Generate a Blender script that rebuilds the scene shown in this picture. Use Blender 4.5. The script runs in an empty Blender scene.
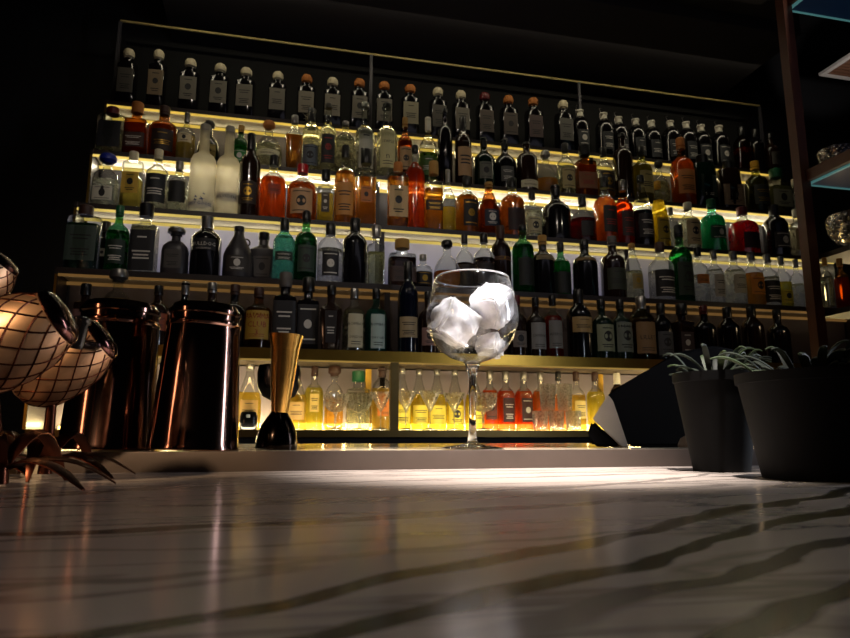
import bpy, bmesh, math, random
from mathutils import Vector, Matrix
random.seed(7)
C = bpy.context.scene.collection
sc = bpy.context.scene
PI = math.pi

# ------------------------------------------------------------------ camera
FPX = 660.0
YAW = math.radians(13.4); PITCH = math.atan(117 / 660)
FW = Vector((math.sin(YAW) * math.cos(PITCH), math.cos(YAW) * math.cos(PITCH), math.sin(PITCH)))
RT = Vector((math.cos(YAW), -math.sin(YAW), 0)); UP = RT.cross(FW)
cam = bpy.data.cameras.new('camera'); camo = bpy.data.objects.new('camera', cam); C.objects.link(camo)
M3 = Matrix((RT, UP, -FW)).transposed()
camo.matrix_world = M3.to_4x4()
cam.sensor_width = 36; cam.lens = 36 * FPX / 850; cam.clip_start = .005; cam.clip_end = 60
cam.dof.use_dof = True; cam.dof.focus_distance = .80; cam.dof.aperture_fstop = 26
sc.camera = camo

def at(x, y, Y):                       # a pixel of the photo at depth Y from the lens, in metres
    r = FW * FPX + RT * (x - 425) + UP * (319 - y)
    return r * (Y / r.y)
def span(p, px): return px * p.dot(FW) / FPX

# ------------------------------------------------------------------ world, view, room lights
w = bpy.data.worlds.new('world'); sc.world = w; w.use_nodes = True
w.node_tree.nodes['Background'].inputs[0].default_value = (.30, .28, .45, 1)
w.node_tree.nodes['Background'].inputs[1].default_value = .004
sc.view_settings.view_transform = 'Standard'; sc.view_settings.look = 'None'
sc.view_settings.gamma = 1; sc.view_settings.use_curve_mapping = False
sc.view_settings.exposure = 0
sc.cycles.max_bounces = 14; sc.cycles.transparent_max_bounces = 40; sc.cycles.transmission_bounces = 12
sc.cycles.glossy_bounces = 5; sc.cycles.diffuse_bounces = 4
sc.cycles.sample_clamp_indirect = 4; sc.cycles.use_denoising = True
sc.cycles.caustics_refractive = False; sc.cycles.caustics_reflective = False

def lamp(name, kind, loc, energy, col, target=None, **kw):
    l = bpy.data.lights.new(name, kind); l.energy = energy; l.color = col
    for k, v in kw.items(): setattr(l, k, v)
    o = bpy.data.objects.new(name, l); C.objects.link(o); o.location = loc
    if target is not None:
        o.rotation_euler = (Vector(target) - Vector(loc)).to_track_quat('-Z', 'Y').to_euler()
    return o
# ceiling downlights over the bar
lamp('downlight_bar', 'SPOT', (.36, .30, 1.25), 360, (1, .91, .84), (.27, .65, 0), spot_size=math.radians(24), spot_blend=1, shadow_soft_size=.02)
lamp('downlight_glass', 'SPOT', (.50, .30, .95), 60, (.93, .94, 1), (.245, .775, .12), spot_size=math.radians(13), spot_blend=.6, shadow_soft_size=.012)
lamp('downlight_cups', 'SPOT', (-.50, -.10, .55), 26, (1, .70, .42), (-.20, .55, .085), spot_size=math.radians(15), spot_blend=.5, shadow_soft_size=.02)
lamp('downlight_bowl', 'SPOT', (2.4, .9, 2.0), 40, (1, .97, .93), (2.02, 1.85, .8), spot_size=math.radians(24), spot_blend=.6, shadow_soft_size=.03)
for i_, x_ in enumerate((-.3, .8, 2.0)):
    lamp('downlight_shelves', 'SPOT', (x_, 1.3, 1.95), (17, 14, 6)[i_], (1, .86, .70), (x_ + .15, 2.75, .75), spot_size=math.radians(75), spot_blend=.9, shadow_soft_size=.015)
lamp('side_streak_lamp', 'AREA', (1.65, .60, .40), 8, (.82, .88, 1), (.1, .78, .25), shape='RECTANGLE', size=.13, size_y=.75)  # unseen upright lamp, placed to put the bright streak on the tins
lamp('warm_lamp', 'AREA', (-1.35, .05, .30), 1.6, (1, .50, .26), (0, .78, .08), shape='RECTANGLE', size=.09, size_y=.4)
lamp('ceiling_wash', 'AREA', (1.5, 1.2, 1.5), .5, (.82, .78, .95), (1.5, 2.6, 2.2), shape='RECTANGLE', size=2.5, size_y=.3)

# ------------------------------------------------------------------ materials
def lin(c):
    if isinstance(c, str):
        c = tuple(int(c[i:i + 2], 16) / 255 for i in (0, 2, 4))
    return tuple(((v + .055) / 1.055) ** 2.4 if v > .04045 else v / 12.92 for v in c) + (1,)
MAT = {}
def newmat(name):
    m = bpy.data.materials.new(name); m.use_nodes = True
    nt = m.node_tree; nt.nodes.clear()
    out = nt.nodes.new('ShaderNodeOutputMaterial')
    return m, nt, out
def pbr(name, col, rough=.5, metal=0, noise=.12, scale=40, emis=None, est=0, bump=0, coat=0, spec=.5):
    if name in MAT: return MAT[name]
    m, nt, out = newmat(name); N = nt.nodes.new; L = nt.links.new
    p = N('ShaderNodeBsdfPrincipled'); L(p.outputs[0], out.inputs[0])
    p.inputs['Roughness'].default_value = rough; p.inputs['Metallic'].default_value = metal
    p.inputs['Coat Weight'].default_value = coat; p.inputs['Specular IOR Level'].default_value = spec
    tc = N('ShaderNodeTexCoord'); nz = N('ShaderNodeTexNoise'); nz.inputs['Scale'].default_value = scale; nz.inputs['Detail'].default_value = 4
    L(tc.outputs['Object'], nz.inputs['Vector'])
    mx = N('ShaderNodeMix'); mx.data_type = 'RGBA'
    c = lin(col); mx.inputs[6].default_value = tuple(v * (1 - noise) for v in c[:3]) + (1,); mx.inputs[7].default_value = tuple(min(1, v * (1 + noise)) for v in c[:3]) + (1,)
    L(nz.outputs['Fac'], mx.inputs[0]); L(mx.outputs[2], p.inputs['Base Color'])
    if emis: p.inputs['Emission Color'].default_value = lin(emis); p.inputs['Emission Strength'].default_value = est
    if bump:
        b = N('ShaderNodeBump'); b.inputs['Strength'].default_value = bump; b.inputs['Distance'].default_value = .004
        L(nz.outputs['Fac'], b.inputs['Height']); L(b.outputs[0], p.inputs['Normal'])
    MAT[name] = m; return m
def thin_glass(name, col=(1, 1, 1), edge=.55, refl=.5, bend=1.1, bend0=0.0):
    """thin-walled glass: see-through, tinted, mirror-like at grazing angles"""
    if name in MAT: return MAT[name]
    m, nt, out = newmat(name); N = nt.nodes.new; L = nt.links.new
    lw = N('ShaderNodeLayerWeight'); lw.inputs[0].default_value = .35
    ramp = N('ShaderNodeMath'); ramp.operation = 'POWER'; ramp.inputs[1].default_value = 3; L(lw.outputs['Facing'], ramp.inputs[0])
    mc = N('ShaderNodeMix'); mc.data_type = 'RGBA'; c = tuple(col)
    mc.inputs[6].default_value = c + (1,); mc.inputs[7].default_value = tuple(v * edge for v in c) + (1,)
    L(ramp.outputs[0], mc.inputs[0])
    tr = N('ShaderNodeBsdfTransparent'); L(mc.outputs[2], tr.inputs[0])
    gl = N('ShaderNodeBsdfGlossy'); gl.inputs['Roughness'].default_value = .06
    rf = N('ShaderNodeBsdfRefraction'); rf.inputs['IOR'].default_value = 1.38; rf.inputs['Roughness'].default_value = .03; rf.inputs[0].default_value = tuple(v ** .5 for v in c) + (1,)
    s0 = N('ShaderNodeMixShader'); m0 = N('ShaderNodeMath'); m0.operation = 'POWER'; m0.inputs[1].default_value = 1.6; L(lw.outputs['Facing'], m0.inputs[0])
    m1 = N('ShaderNodeMath'); m1.operation = 'MULTIPLY_ADD'; m1.inputs[1].default_value = bend; m1.inputs[2].default_value = bend0; m1.use_clamp = True; L(m0.outputs[0], m1.inputs[0])
    L(m1.outputs[0], s0.inputs[0]); L(tr.outputs[0], s0.inputs[1]); L(rf.outputs[0], s0.inputs[2])
    sm = N('ShaderNodeMixShader'); mr = N('ShaderNodeMath'); mr.operation = 'MULTIPLY_ADD'; mr.inputs[1].default_value = refl; mr.inputs[2].default_value = .05
    L(ramp.outputs[0], mr.inputs[0]); L(mr.outputs[0], sm.inputs[0]); L(s0.outputs[0], sm.inputs[1]); L(gl.outputs[0], sm.inputs[2])
    L(sm.outputs[0], out.inputs[0]); MAT[name] = m; return m
def liquid(name, col, mix=.45, ior=1.2):
    """coloured spirit: refracts what stands behind it and scatters some of the light that enters from behind"""
    if name in MAT: return MAT[name]
    m, nt, out = newmat(name); N = nt.nodes.new; L = nt.links.new
    c = lin(col)
    rf = N('ShaderNodeBsdfRefraction'); rf.inputs['IOR'].default_value = ior; rf.inputs['Roughness'].default_value = .05
    rf.inputs[0].default_value = tuple(v ** .38 for v in c[:3]) + (1,)
    tl = N('ShaderNodeBsdfTranslucent'); tl.inputs[0].default_value = tuple(min(1, v * 1.5) for v in c[:3]) + (1,)
    tc = N('ShaderNodeTexCoord'); nz = N('ShaderNodeTexNoise'); nz.inputs['Scale'].default_value = 25; L(tc.outputs['Object'], nz.inputs['Vector'])
    mm = N('ShaderNodeMath'); mm.operation = 'MULTIPLY_ADD'; mm.inputs[1].default_value = .3; mm.inputs[2].default_value = mix - .15; L(nz.outputs['Fac'], mm.inputs[0])
    s = N('ShaderNodeMixShader'); L(mm.outputs[0], s.inputs[0]); L(rf.outputs[0], s.inputs[1]); L(tl.outputs[0], s.inputs[2])
    g = N('ShaderNodeBsdfGlossy'); g.inputs['Roughness'].default_value = .1
    s2 = N('ShaderNodeMixShader'); s2.inputs[0].default_value = .05; L(s.outputs[0], s2.inputs[1]); L(g.outputs[0], s2.inputs[2])
    L(s2.outputs[0], out.inputs[0]); MAT[name] = m; return m
def glow(name, col, st):
    if name in MAT: return MAT[name]
    m, nt, out = newmat(name); e = nt.nodes.new('ShaderNodeEmission')
    tc = nt.nodes.new('ShaderNodeTexCoord'); nz = nt.nodes.new('ShaderNodeTexNoise'); nz.inputs['Scale'].default_value = 9
    nt.links.new(tc.outputs['Object'], nz.inputs['Vector'])
    mr = nt.nodes.new('ShaderNodeMath'); mr.operation = 'MULTIPLY_ADD'; mr.inputs[1].default_value = st * .7; mr.inputs[2].default_value = st * .65
    nt.links.new(nz.outputs['Fac'], mr.inputs[0]); nt.links.new(mr.outputs[0], e.inputs[1])
    e.inputs[0].default_value = lin(col)
    nt.links.new(e.outputs[0], out.inputs[0]); MAT[name] = m; return m

def marble():
    m, nt, out = newmat('marble'); N = nt.nodes.new; L = nt.links.new
    p = N('ShaderNodeBsdfPrincipled'); L(p.outputs[0], out.inputs[0])
    p.inputs['Roughness'].default_value = .17; p.inputs['Specular IOR Level'].default_value = .3
    tc = N('ShaderNodeTexCoord')
    nz = N('ShaderNodeTexNoise'); nz.inputs['Scale'].default_value = 11; nz.inputs['Detail'].default_value = 2.5; L(tc.outputs['Object'], nz.inputs['Vector'])
    sx = N('ShaderNodeSeparateXYZ'); L(tc.outputs['Object'], sx.inputs[0])
    def math_(op, a, b=None, c=None):
        n = N('ShaderNodeMath'); n.operation = op
        for i, v in enumerate((a, b, c)):
            if v is None: continue
            if isinstance(v, (int, float)): n.inputs[i].default_value = v
            else: L(v, n.inputs[i])
        return n.outputs[0]
    X = sx.outputs[0]; Y = sx.outputs[1]
    wob = math_('MULTIPLY_ADD', nz.outputs['Fac'], .05, -.025)
    Yd = math_('ADD', Y, wob)
    wn = N('ShaderNodeTexNoise'); wn.inputs['Scale'].default_value = 7; wn.inputs['Detail'].default_value = 3; L(tc.outputs['Object'], wn.inputs['Vector'])
    total = None
    # y = a + b x + c x^2, half width, strength, x from, x to
    for (a, b, c, hw, st, x0, x1) in ((.292, .20, .55, .0085, .9, -.9, .26), (.157, .58, 0, .0085, 1, -.6, .8), (.118, .62, -.1, .0085, 1, -.5, .9),
                                 (.098, .50, 0, .0085, .85, .02, .9), (.06, .55, 0, .008, .9, -.3, 1), (.60, 1.1, 0, .016, .7, -.6, -.02),
                                 (.385, .15, .7, .008, .55, -.05, .5), (.33, .5, .3, .012, .8, -.4, -.06), (.42, .1, .3, .006, .5, .1, .7),
                                 (.52, .25, -.2, .007, .5, -.3, .6), (.62, -.05, .2, .006, .45, -.2, .6), (.20, .3, .2, .004, .45, -.5, .3), (.36, -.2, .8, .02, .55, .16, .3)):
        poly = math_('MULTIPLY_ADD', X, c, b); poly = math_('MULTIPLY_ADD', poly, X, a)
        d = math_('ABSOLUTE', math_('SUBTRACT', Yd, poly))
        wd = math_('MULTIPLY_ADD', wn.outputs['Fac'], hw * 1.8, hw * .1)
        v = math_('SUBTRACT', 1, math_('DIVIDE', d, wd)); v = math_('MAXIMUM', v, 0)
        v = math_('MINIMUM', math_('MULTIPLY', v, 2.2), 1)
        g = math_('MULTIPLY', math_('MINIMUM', math_('MAXIMUM', math_('MULTIPLY', math_('SUBTRACT', X, x0), 12), 0), 1),
                  math_('MINIMUM', math_('MAXIMUM', math_('MULTIPLY', math_('SUBTRACT', x1, X), 12), 0), 1))
        v = math_('MULTIPLY', math_('MULTIPLY', v, g), st)
        total = v if total is None else math_('MAXIMUM', total, v)
    # fine feathering
    n2 = N('ShaderNodeTexNoise'); n2.inputs['Scale'].default_value = 9; n2.inputs['Detail'].default_value = 8; n2.inputs['Distortion'].default_value = 1.2
    mp = N('ShaderNodeMapping'); mp.inputs['Rotation'].default_value = (0, 0, -.5); mp.inputs['Scale'].default_value = (.35, 1.6, 1); L(tc.outputs['Object'], mp.inputs[0]); L(mp.outputs[0], n2.inputs['Vector'])
    fv = math_('ABSOLUTE', math_('SUBTRACT', n2.outputs['Fac'], .5)); fv = math_('MAXIMUM', math_('SUBTRACT', .5, math_('MULTIPLY', fv, 14)), 0)
    total = math_('MAXIMUM', total, fv)
    mx = N('ShaderNodeMix'); mx.data_type = 'RGBA'; mx.inputs[6].default_value = lin('d4c6bc'); mx.inputs[7].default_value = lin('1a1315')
    L(total, mx.inputs[0]); L(mx.outputs[2], p.inputs['Base Color'])
    bp = N('ShaderNodeBump'); bp.inputs['Strength'].default_value = .05; bp.inputs['Distance'].default_value = .001
    L(nz.outputs['Fac'], bp.inputs['Height']); L(bp.outputs[0], p.inputs['Normal'])
    return m

WOOD = pbr('dark_wood', '1c1110', .45, noise=.4, scale=18, coat=.2)
WOODR = pbr('red_wood', '5a2f1c', .45, noise=.3, scale=18)
BRASS = pbr('brass', 'b5913f', .3, 1, noise=.15, scale=30)
BRASSD = pbr('aged_brass', '7d6940', .4, 1, noise=.2, scale=20)
BLACKM = pbr('black_paint', '0b0a0d', .7, noise=.2)
BLACKG = pbr('black_gloss', '0a090c', .2, noise=.1)
STEEL = pbr('brushed_steel', '8d8480', .38, .85, noise=.1, scale=60)
RISER = pbr('frosted_panel', '8c8592', .6, noise=.08, scale=6)
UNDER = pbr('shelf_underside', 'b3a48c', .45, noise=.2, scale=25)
PLAST = pbr('dark_plaster', '2b282e', .8, noise=.1)

# ------------------------------------------------------------------ mesh helpers
def tag(o, label=None, cat=None, group=None, kind=None):
    if label: o['label'] = label
    if cat: o['category'] = cat
    if group: o['group'] = group
    if kind: o['kind'] = kind
    return o
def thing(name, label, cat, loc=(0, 0, 0), group=None, rot=(0, 0, 0)):
    o = bpy.data.objects.new(name, None); C.objects.link(o); o.empty_display_size = .02
    o.location = loc; o.rotation_euler = rot
    return tag(o, label, cat, group)
def obj(name, bm, mats, parent=None, smooth=True, ang=40):
    me = bpy.data.meshes.new(name)
    bmesh.ops.recalc_face_normals(bm, faces=bm.faces[:])
    bm.to_mesh(me); bm.free()
    if not isinstance(mats, (list, tuple)): mats = [mats]
    for m in mats: me.materials.append(m)
    if smooth and len(me.polygons):
        me.polygons.foreach_set('use_smooth', [True] * len(me.polygons)); me.set_sharp_from_angle(angle=math.radians(ang))
    o = bpy.data.objects.new(name, me); C.objects.link(o)
    if parent: o.parent = parent
    return o
def box(bm, x0, x1, y0, y1, z0, z1, bev=0):
    vs = [bm.verts.new((x, y, z)) for x in (x0, x1) for y in (y0, y1) for z in (z0, z1)]
    fs = [bm.faces.new([vs[i] for i in q]) for q in ((0, 1, 3, 2), (4, 6, 7, 5), (0, 4, 5, 1), (2, 3, 7, 6), (0, 2, 6, 4), (1, 5, 7, 3))]
    if bev:
        es = list({e for f in fs for e in f.edges})
        bmesh.ops.bevel(bm, geom=es, offset=bev, segments=2, affect='EDGES', profile=.6)
    return vs
def boxo(name, dims, m, parent=None, bev=0):
    bm = bmesh.new(); box(bm, *dims, bev=bev); return obj(name, bm, m, parent)
def sup(t, n):                                    # superellipse radius factor at angle t
    if n <= 2.01: return 1
    return (abs(math.cos(t)) ** n + abs(math.sin(t)) ** n) ** (-1 / n)
def lathe(bm, prof, seg=24, n=2, nz=None, fy=1, cap0=True, cap1=True, mi=0):
    """prof: (r, z[, squareness]) rings"""
    rings = []
    for q in prof:
        r, z = q[0], q[1]; k = q[2] if len(q) > 2 else n
        rings.append([bm.verts.new((r * sup(t, k) * math.cos(t) / (1.08 if k > 3 else 1), r * sup(t, k) * math.sin(t) * (fy if k > 2.5 or fy != 1 else 1) / (1.08 if k > 3 else 1), z)) for t in [2 * PI * i / seg for i in range(seg)]])
    for a, b in zip(rings, rings[1:]):
        for i in range(seg):
            f = bm.faces.new((a[i], a[(i + 1) % seg], b[(i + 1) % seg], b[i])); f.material_index = mi
    if cap0 and prof[0][0] > 1e-5: bm.faces.new(rings[0][::-1]).material_index = mi
    if cap1 and prof[-1][0] > 1e-5: bm.faces.new(rings[-1]).material_index = mi
    return rings
def tube(bm, pts, r, seg=6, r1=None):
    pts = [Vector(p) for p in pts]; rings = []
    for i, p in enumerate(pts):
        d = (pts[min(i + 1, len(pts) - 1)] - pts[max(i - 1, 0)]).normalized()
        a = d.orthogonal().normalized() if i == 0 else (A - d * A.dot(d)).normalized()
        A = a; b = d.cross(a); rr = r if r1 is None else r + (r1 - r) * i / (len(pts) - 1)
        rings.append([bm.verts.new(p + (a * math.cos(2 * PI * k / seg) + b * math.sin(2 * PI * k / seg)) * rr) for k in range(seg)])
    for a, b in zip(rings, rings[1:]):
        for i in range(seg): bm.faces.new((a[i], a[(i + 1) % seg], b[(i + 1) % seg], b[i]))
    bm.faces.new(rings[0][::-1]); bm.faces.new(rings[-1])
def text_polys(txt, size):
    cu = bpy.data.curves.new('lettering', 'FONT'); cu.body = txt; cu.size = size; cu.align_x = 'CENTER'; cu.align_y = 'CENTER'; cu.resolution_u = 1
    o = bpy.data.objects.new('lettering', cu); me = o.to_mesh()
    vs = [tuple(v.co[:2]) for v in me.vertices]; fs = [tuple(p.vertices) for p in me.polygons]
    o.to_mesh_clear(); bpy.data.objects.remove(o); bpy.data.curves.remove(cu)
    return vs, fs

# ------------------------------------------------------------------ the room and the stepped back bar
XL, XR = -.81, 3.02
BAYS = (XL, .49, 1.75, XR)
# shelves from the top: front edge depth, underside height
SH = {1: (3.24, 1.577), 2: (3.08, 1.252), 3: (2.92, .944), 4: (2.76, .62), 5: (2.58, .29), 6: (2.58, -.004)}
TH = {1: .028, 2: .028, 3: .028, 4: .03, 5: .042, 6: .027}
def top(k): return SH[k][1] + TH[k]
tag(boxo('floor', (-4, 5, -2.5, 4.2, -1.15, -1.1), pbr('floor_tile', '141215', .5)), kind='structure')
tag(boxo('wall_back', (-4, 5, 3.62, 3.7, -1.1, 2.9), BLACKM), kind='structure')
tag(boxo('wall_left', (-4.1, -4, -2.5, 3.7, -1.1, 2.9), BLACKM), kind='structure')
tag(boxo('wall_right', (5, 5.1, -2.5, 3.7, -1.1, 2.9), BLACKM), kind='structure')
tag(boxo('ceiling', (-4, 5, -2.5, 3.7, 2.9, 2.95), BLACKM), kind='structure')
# stepped soffit above the bar
tag(boxo('trim_1', (-.6, 2.8, 2.75, 3.61, 2.18, 2.9), PLAST, bev=.01), kind='structure')
tag(boxo('trim_2', (-.2, 2.66, 2.50, 2.745, 2.24, 2.9), PLAST, bev=.02), kind='structure')
tag(boxo('trim_3', (.2, 2.27, 2.15, 2.445, 2.06, 2.9), PLAST, bev=.02), kind='structure')

LINEC = {1: ('ddb84e', 1.0), 2: ('e8c767', 1.1), 3: ('d9bd62', .9), 4: ('a87c44', .33), 5: ('c7a052', .5)}
LAMPS = {1: (2.6, (1, .82, .45)), 2: (4.6, (1, .90, .66)), 3: (1.6, (1, .86, .56)), 4: (.35, (1, .75, .45)), 5: (3.2, (1, .74, .34))}
bar = thing('back_bar_shelving', 'stepped dark wood back bar with brass edged, lit bottle shelves', 'shelving', (0, 0, 0))
for k in (1, 2, 3, 4, 5, 6):
    Yf, Zb = SH[k]
    yb = Yf + .29 if k < 5 else (Yf + .40 if k == 5 else 3.0)
    b = boxo('shelf_board', (XL, XR, Yf + .004, yb, Zb + .003, Zb + TH[k]), WOOD, bar)
    if k <= 5:
        col, st = LINEC[k]
        e = boxo('light_strip', (XL, XR, Yf - .001, Yf + .006, Zb - .006, Zb + .004), glow('led_%d' % k, col, st), b)
        u = boxo('underside_panel', (XL + .01, XR - .01, Yf + .007, Yf + (.125 if k < 5 else .22), Zb - .001, Zb + .0025), (pbr('underside_dim', '5e5240', .5), UNDER, pbr('underside_dim_beige', '6e614c', .5), UNDER)[k - 1] if k < 5 else pbr('dark_underside', '4a3c28', .6), b)  # darker copies of the underside panel, painting in the dimmer light beneath those shelves
        if k < 5:
            e2 = boxo('light_strip', (XL, XR, Yf + .118, Yf + .128, Zb - .014, Zb - .002), glow('ledb_%d' % k, col, st * .9), b)
        # the LED tape's own light, tucked behind the front lip
        for i in range(3):
            pw, pc = LAMPS[k]; pw *= (1, .9, .55)[i]
            xa, xb = BAYS[i] + .02, BAYS[i + 1] - .02
            l = lamp('shelf_led_and_fill', 'AREA', ((xa + xb) / 2, Yf + .012, Zb - .008), pw * (.38 if k > 3 else .24), pc, None, shape='RECTANGLE', size=xb - xa, size_y=.008)
            l.rotation_euler = Vector((0, 1, -.35)).to_track_quat('-Z', 'Y').to_euler()
            if k == 5: l.data.energy = pw * .3
            if k < 4:
                l = lamp('shelf_led_and_fill', 'AREA', ((xa + xb) / 2, Yf + .117, Zb - .010), pw * (.26, .48, .4)[k - 1], pc, None, shape='RECTANGLE', size=xb - xa, size_y=.006)
                l.rotation_euler = Vector((0, -1, -.6)).to_track_quat('-Z', 'Y').to_euler()
    if k in (5, 6):
        boxo('brass_edge', (XL, XR, Yf - .006, Yf + .003, Zb + .0, Zb + TH[k]), BRASSD if k == 6 else BRASS, b)
# riser panels between shelves
for k in (2, 3, 4, 5):
    ya = SH[k - 1][0] + .128
    for i in range(3):
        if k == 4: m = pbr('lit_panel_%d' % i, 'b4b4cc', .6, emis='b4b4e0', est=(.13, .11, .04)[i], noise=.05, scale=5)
        elif k == 3: m = pbr('plum_panel', '2e2a34', .6)
        elif k == 5: m = pbr('dim_panel', '3a2f30', .6)
        else: m = pbr('grey_panel', '4a4448', .6)
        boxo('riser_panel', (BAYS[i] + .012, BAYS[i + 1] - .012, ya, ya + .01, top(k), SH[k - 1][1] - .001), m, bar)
boxo('riser_panel', (XL, XR, 3.50, 3.51, top(1), 2.10), pbr('matt_black', '050506', .9), bar)
for i in range(3):
    boxo('back_panel', (BAYS[i] + .012, BAYS[i + 1] - .012, 2.86, 2.87, top(6), SH[5][1] - .002), pbr('base_panel', '8a7f86', .6, noise=.1, scale=7), bar)
# warm LED tape along the foot of the bottom shelf
for i in range(3):
    xa, xb = BAYS[i] + .03, BAYS[i + 1] - .03
    boxo('light_strip', (xa, xb, 2.84, 2.85, top(6) + .001, top(6) + .014), glow('led_base', 'ffd670', 9), bar)
    l = lamp('shelf_led_and_fill', 'AREA', ((xa + xb) / 2, 2.835, top(6) + .02), 3.0, (1, .76, .34), None, shape='RECTANGLE', size=xb - xa, size_y=.02)
    l.rotation_euler = Vector((0, -1, .45)).to_track_quat('-Z', 'Y').to_euler()
for i in range(3):
    xa, xb = BAYS[i] + .03, BAYS[i + 1] - .03
    l = lamp('shelf_led_and_fill', 'AREA', ((xa + xb) / 2, 2.80, top(6) + .008), 3.5, (1, .78, .38), None, shape='RECTANGLE', size=xb - xa, size_y=.01)
    l.rotation_euler = Vector((0, 1, .6)).to_track_quat('-Z', 'Y').to_euler()
    l = lamp('shelf_led_and_fill', 'AREA', ((xa + xb) / 2, 2.592, top(6) + .004), 2.0, (1, .84, .52), None, shape='RECTANGLE', size=xb - xa, size_y=.01)  # added fill along the front edge, put in to brighten the coupes
    l.rotation_euler = Vector((0, .75, 1)).to_track_quat('-Z', 'Y').to_euler()
# end panels, posts
for k in (1, 2, 3, 4, 5):
    zt = SH[k][1]; zl = top(k + 1)
    Yf = SH[k][0]
    boxo('end_panel', (XL - .012, XL, Yf, Yf + .13 if k < 5 else 2.87, zl if k < 5 else top(6), zt + TH[k]), WOOD, bar)
    boxo('end_panel', (XR, XR + .012, Yf, Yf + .13 if k < 5 else 2.87, zl if k < 5 else top(6), zt + TH[k]), WOOD, bar)
    boxo('brass_edge', (XL - .010, XL - .002, Yf - .004, Yf, zl, zt), BRASS, bar)
    for x in BAYS[1:3]:
        if k < 5: boxo('post', (x - .012, x + .012, Yf + .002, Yf + .125, zl, zt - .001), WOOD, bar)
        else: boxo('post', (x - .017, x + .017, Yf - .004, Yf + .02, zl, zt - .001), BRASSD, bar)
for px in (368, 601):
    p = at(px, 400, 2.85); boxo('divider', (p.x - .013, p.x + .013, 2.845, 2.859, top(6), SH[5][1] - .002), BRASS, bar)
rail = thing('brass_rail', 'thin brass rail running above the top shelf on slim dark posts', 'rail', (0, 0, 0))
bm = bmesh.new(); tube(bm, [(XL, 3.35, 2.10), (XR, 3.35, 2.10)], .0065, 8); obj('rail_bar', bm, pbr('rail_brass', 'cdbb7c', .5, .6, emis=None), rail)
for x in BAYS:
    bm = bmesh.new(); box(bm, x - .008, x + .008, 3.345, 3.36, top(1), 2.095); obj('post', bm, pbr('post_grey', '3a383e', .5), rail)
lamp('soffit_light', 'AREA', (1.1, 3.02, 2.17), 4.2, (1, .88, .62), (1.1, 3.22, 1.6), shape='RECTANGLE', size=3.6, size_y=.02)
boxo('base_cabinet', (XL, XR, 2.60, 3.2, -1.1, -.006), BLACKM, None)
tag(bpy.data.objects['base_cabinet'], 'black base cabinet under the lit bottom shelf', 'cabinet')

# ------------------------------------------------------------------ the bar in front
LED = -.0155; MZ = -.036
bc = thing('bar_counter', 'bar counter with polished white marble top and dark diagonal veins', 'bar counter')
cb = bmesh.new(); box(cb, -2.2, 1.9, -.6, .724, MZ - .03, MZ, bev=.002)
tag(obj('marble_top', cb, marble(), bc))
boxo('front_panel', (-2.1, 1.8, -.4, .70, -1.1, MZ - .031), BLACKM, bc)
ws = thing('work_ledge', 'raised bartender ledge with steel front edge behind the marble', 'ledge', (0, 0, 0))
boxo('front_lip', (-.21, 1.2, .725, .737, MZ - .02, LED), pbr('lip_steel', '5c5049', .5, .55, noise=.15, scale=30), ws, bev=.0015)
boxo('ledge_top', (-.6, 1.5, .7375, 1.45, LED - .03, LED - .0005), pbr('ledge_stone', 'd8cbb0', .16, noise=.2, scale=14), ws)
boxo('ledge_body', (-.6, 1.5, .74, 1.44, -1.1, LED - .0305), BLACKM, ws)

# ------------------------------------------------------------------ objects
# ------------------------------------------------------------------ bottles
# profiles: (r/R, z/H) from the base to the mouth, then where the stopper starts (z/H)
PR = {
 'W': ([(.86, 0), (1, .015), (1, .54), (.97, .60), (.84, .655), (.58, .695), (.40, .725), (.34, .76), (.33, .87), (.38, .875), (.38, .885)], .84, 2, 1),
 'B': ([(.9, 0), (1, .012), (1, .60), (.96, .65), (.78, .71), (.50, .76), (.37, .80), (.34, .94), (.40, .945), (.40, .99)], .80, 2, 1),
 'L': ([(.9, 0), (1, .012), (1, .56), (.97, .60), (.80, .645), (.50, .675), (.40, .70), (.36, .93), (.42, .935), (.42, .99)], .93, 2, 1),
 'V': ([(.9, 0), (1, .012), (1, .64), (.95, .69), (.74, .74), (.45, .775), (.33, .81), (.32, .92), (.36, .925), (.36, .95)], .92, 2, 1),
 'Q': ([(.92, 0), (1, .015), (1, .64), (.96, .675), (.55, .70), (.40, .72), (.38, .82), (.43, .825), (.43, .85)], .83, 7, .8),
 'T': ([(.94, 0), (1, .012), (1, .70), (.95, .73), (.50, .745), (.40, .76), (.38, .82), (.44, .825), (.44, .84)], .84, 7, .85),
 'S': ([(.88, 0), (1, .015), (1, .60), (.97, .67), (.80, .75), (.52, .80), (.36, .83), (.34, .86)], .84, 2, 1),
 'G': ([(.45, 0), (.7, .03), (.95, .16), (1, .30), (.92, .46), (.66, .60), (.38, .68), (.30, .72), (.29, .88), (.35, .885), (.35, .9)], .84, 2, 1),
 'D': ([(.8, 0), (.96, .02), (1, .12), (.98, .50), (.90, .60), (.60, .68), (.33, .72), (.31, .82), (.42, .83), (.42, .85)], .84, 4, .9),
 'C': ([(.9, 0), (1, .015), (.98, .45), (.84, .56), (.58, .70), (.36, .82), (.30, .92), (.35, .925), (.35, .95)], .90, 2, 1),
 'R': ([(.9, 0), (1, .015), (1, .52), (.88, .60), (.62, .66), (.36, .71), (.28, .76), (.27, .94), (.33, .945), (.33, .97)], .80, 2, 1),
 'K': ([(.95, 0), (1, .012), (1, .78), (.92, .82), (.42, .86), (.36, .87), (.36, .90)], .87, 8, .7),
 'X': ([(.75, 0), (.8, .02), (1, .60), (.98, .64), (.45, .72), (.36, .75), (.34, .90), (.4, .905), (.4, .93)], .86, 6, .8),
}
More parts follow.
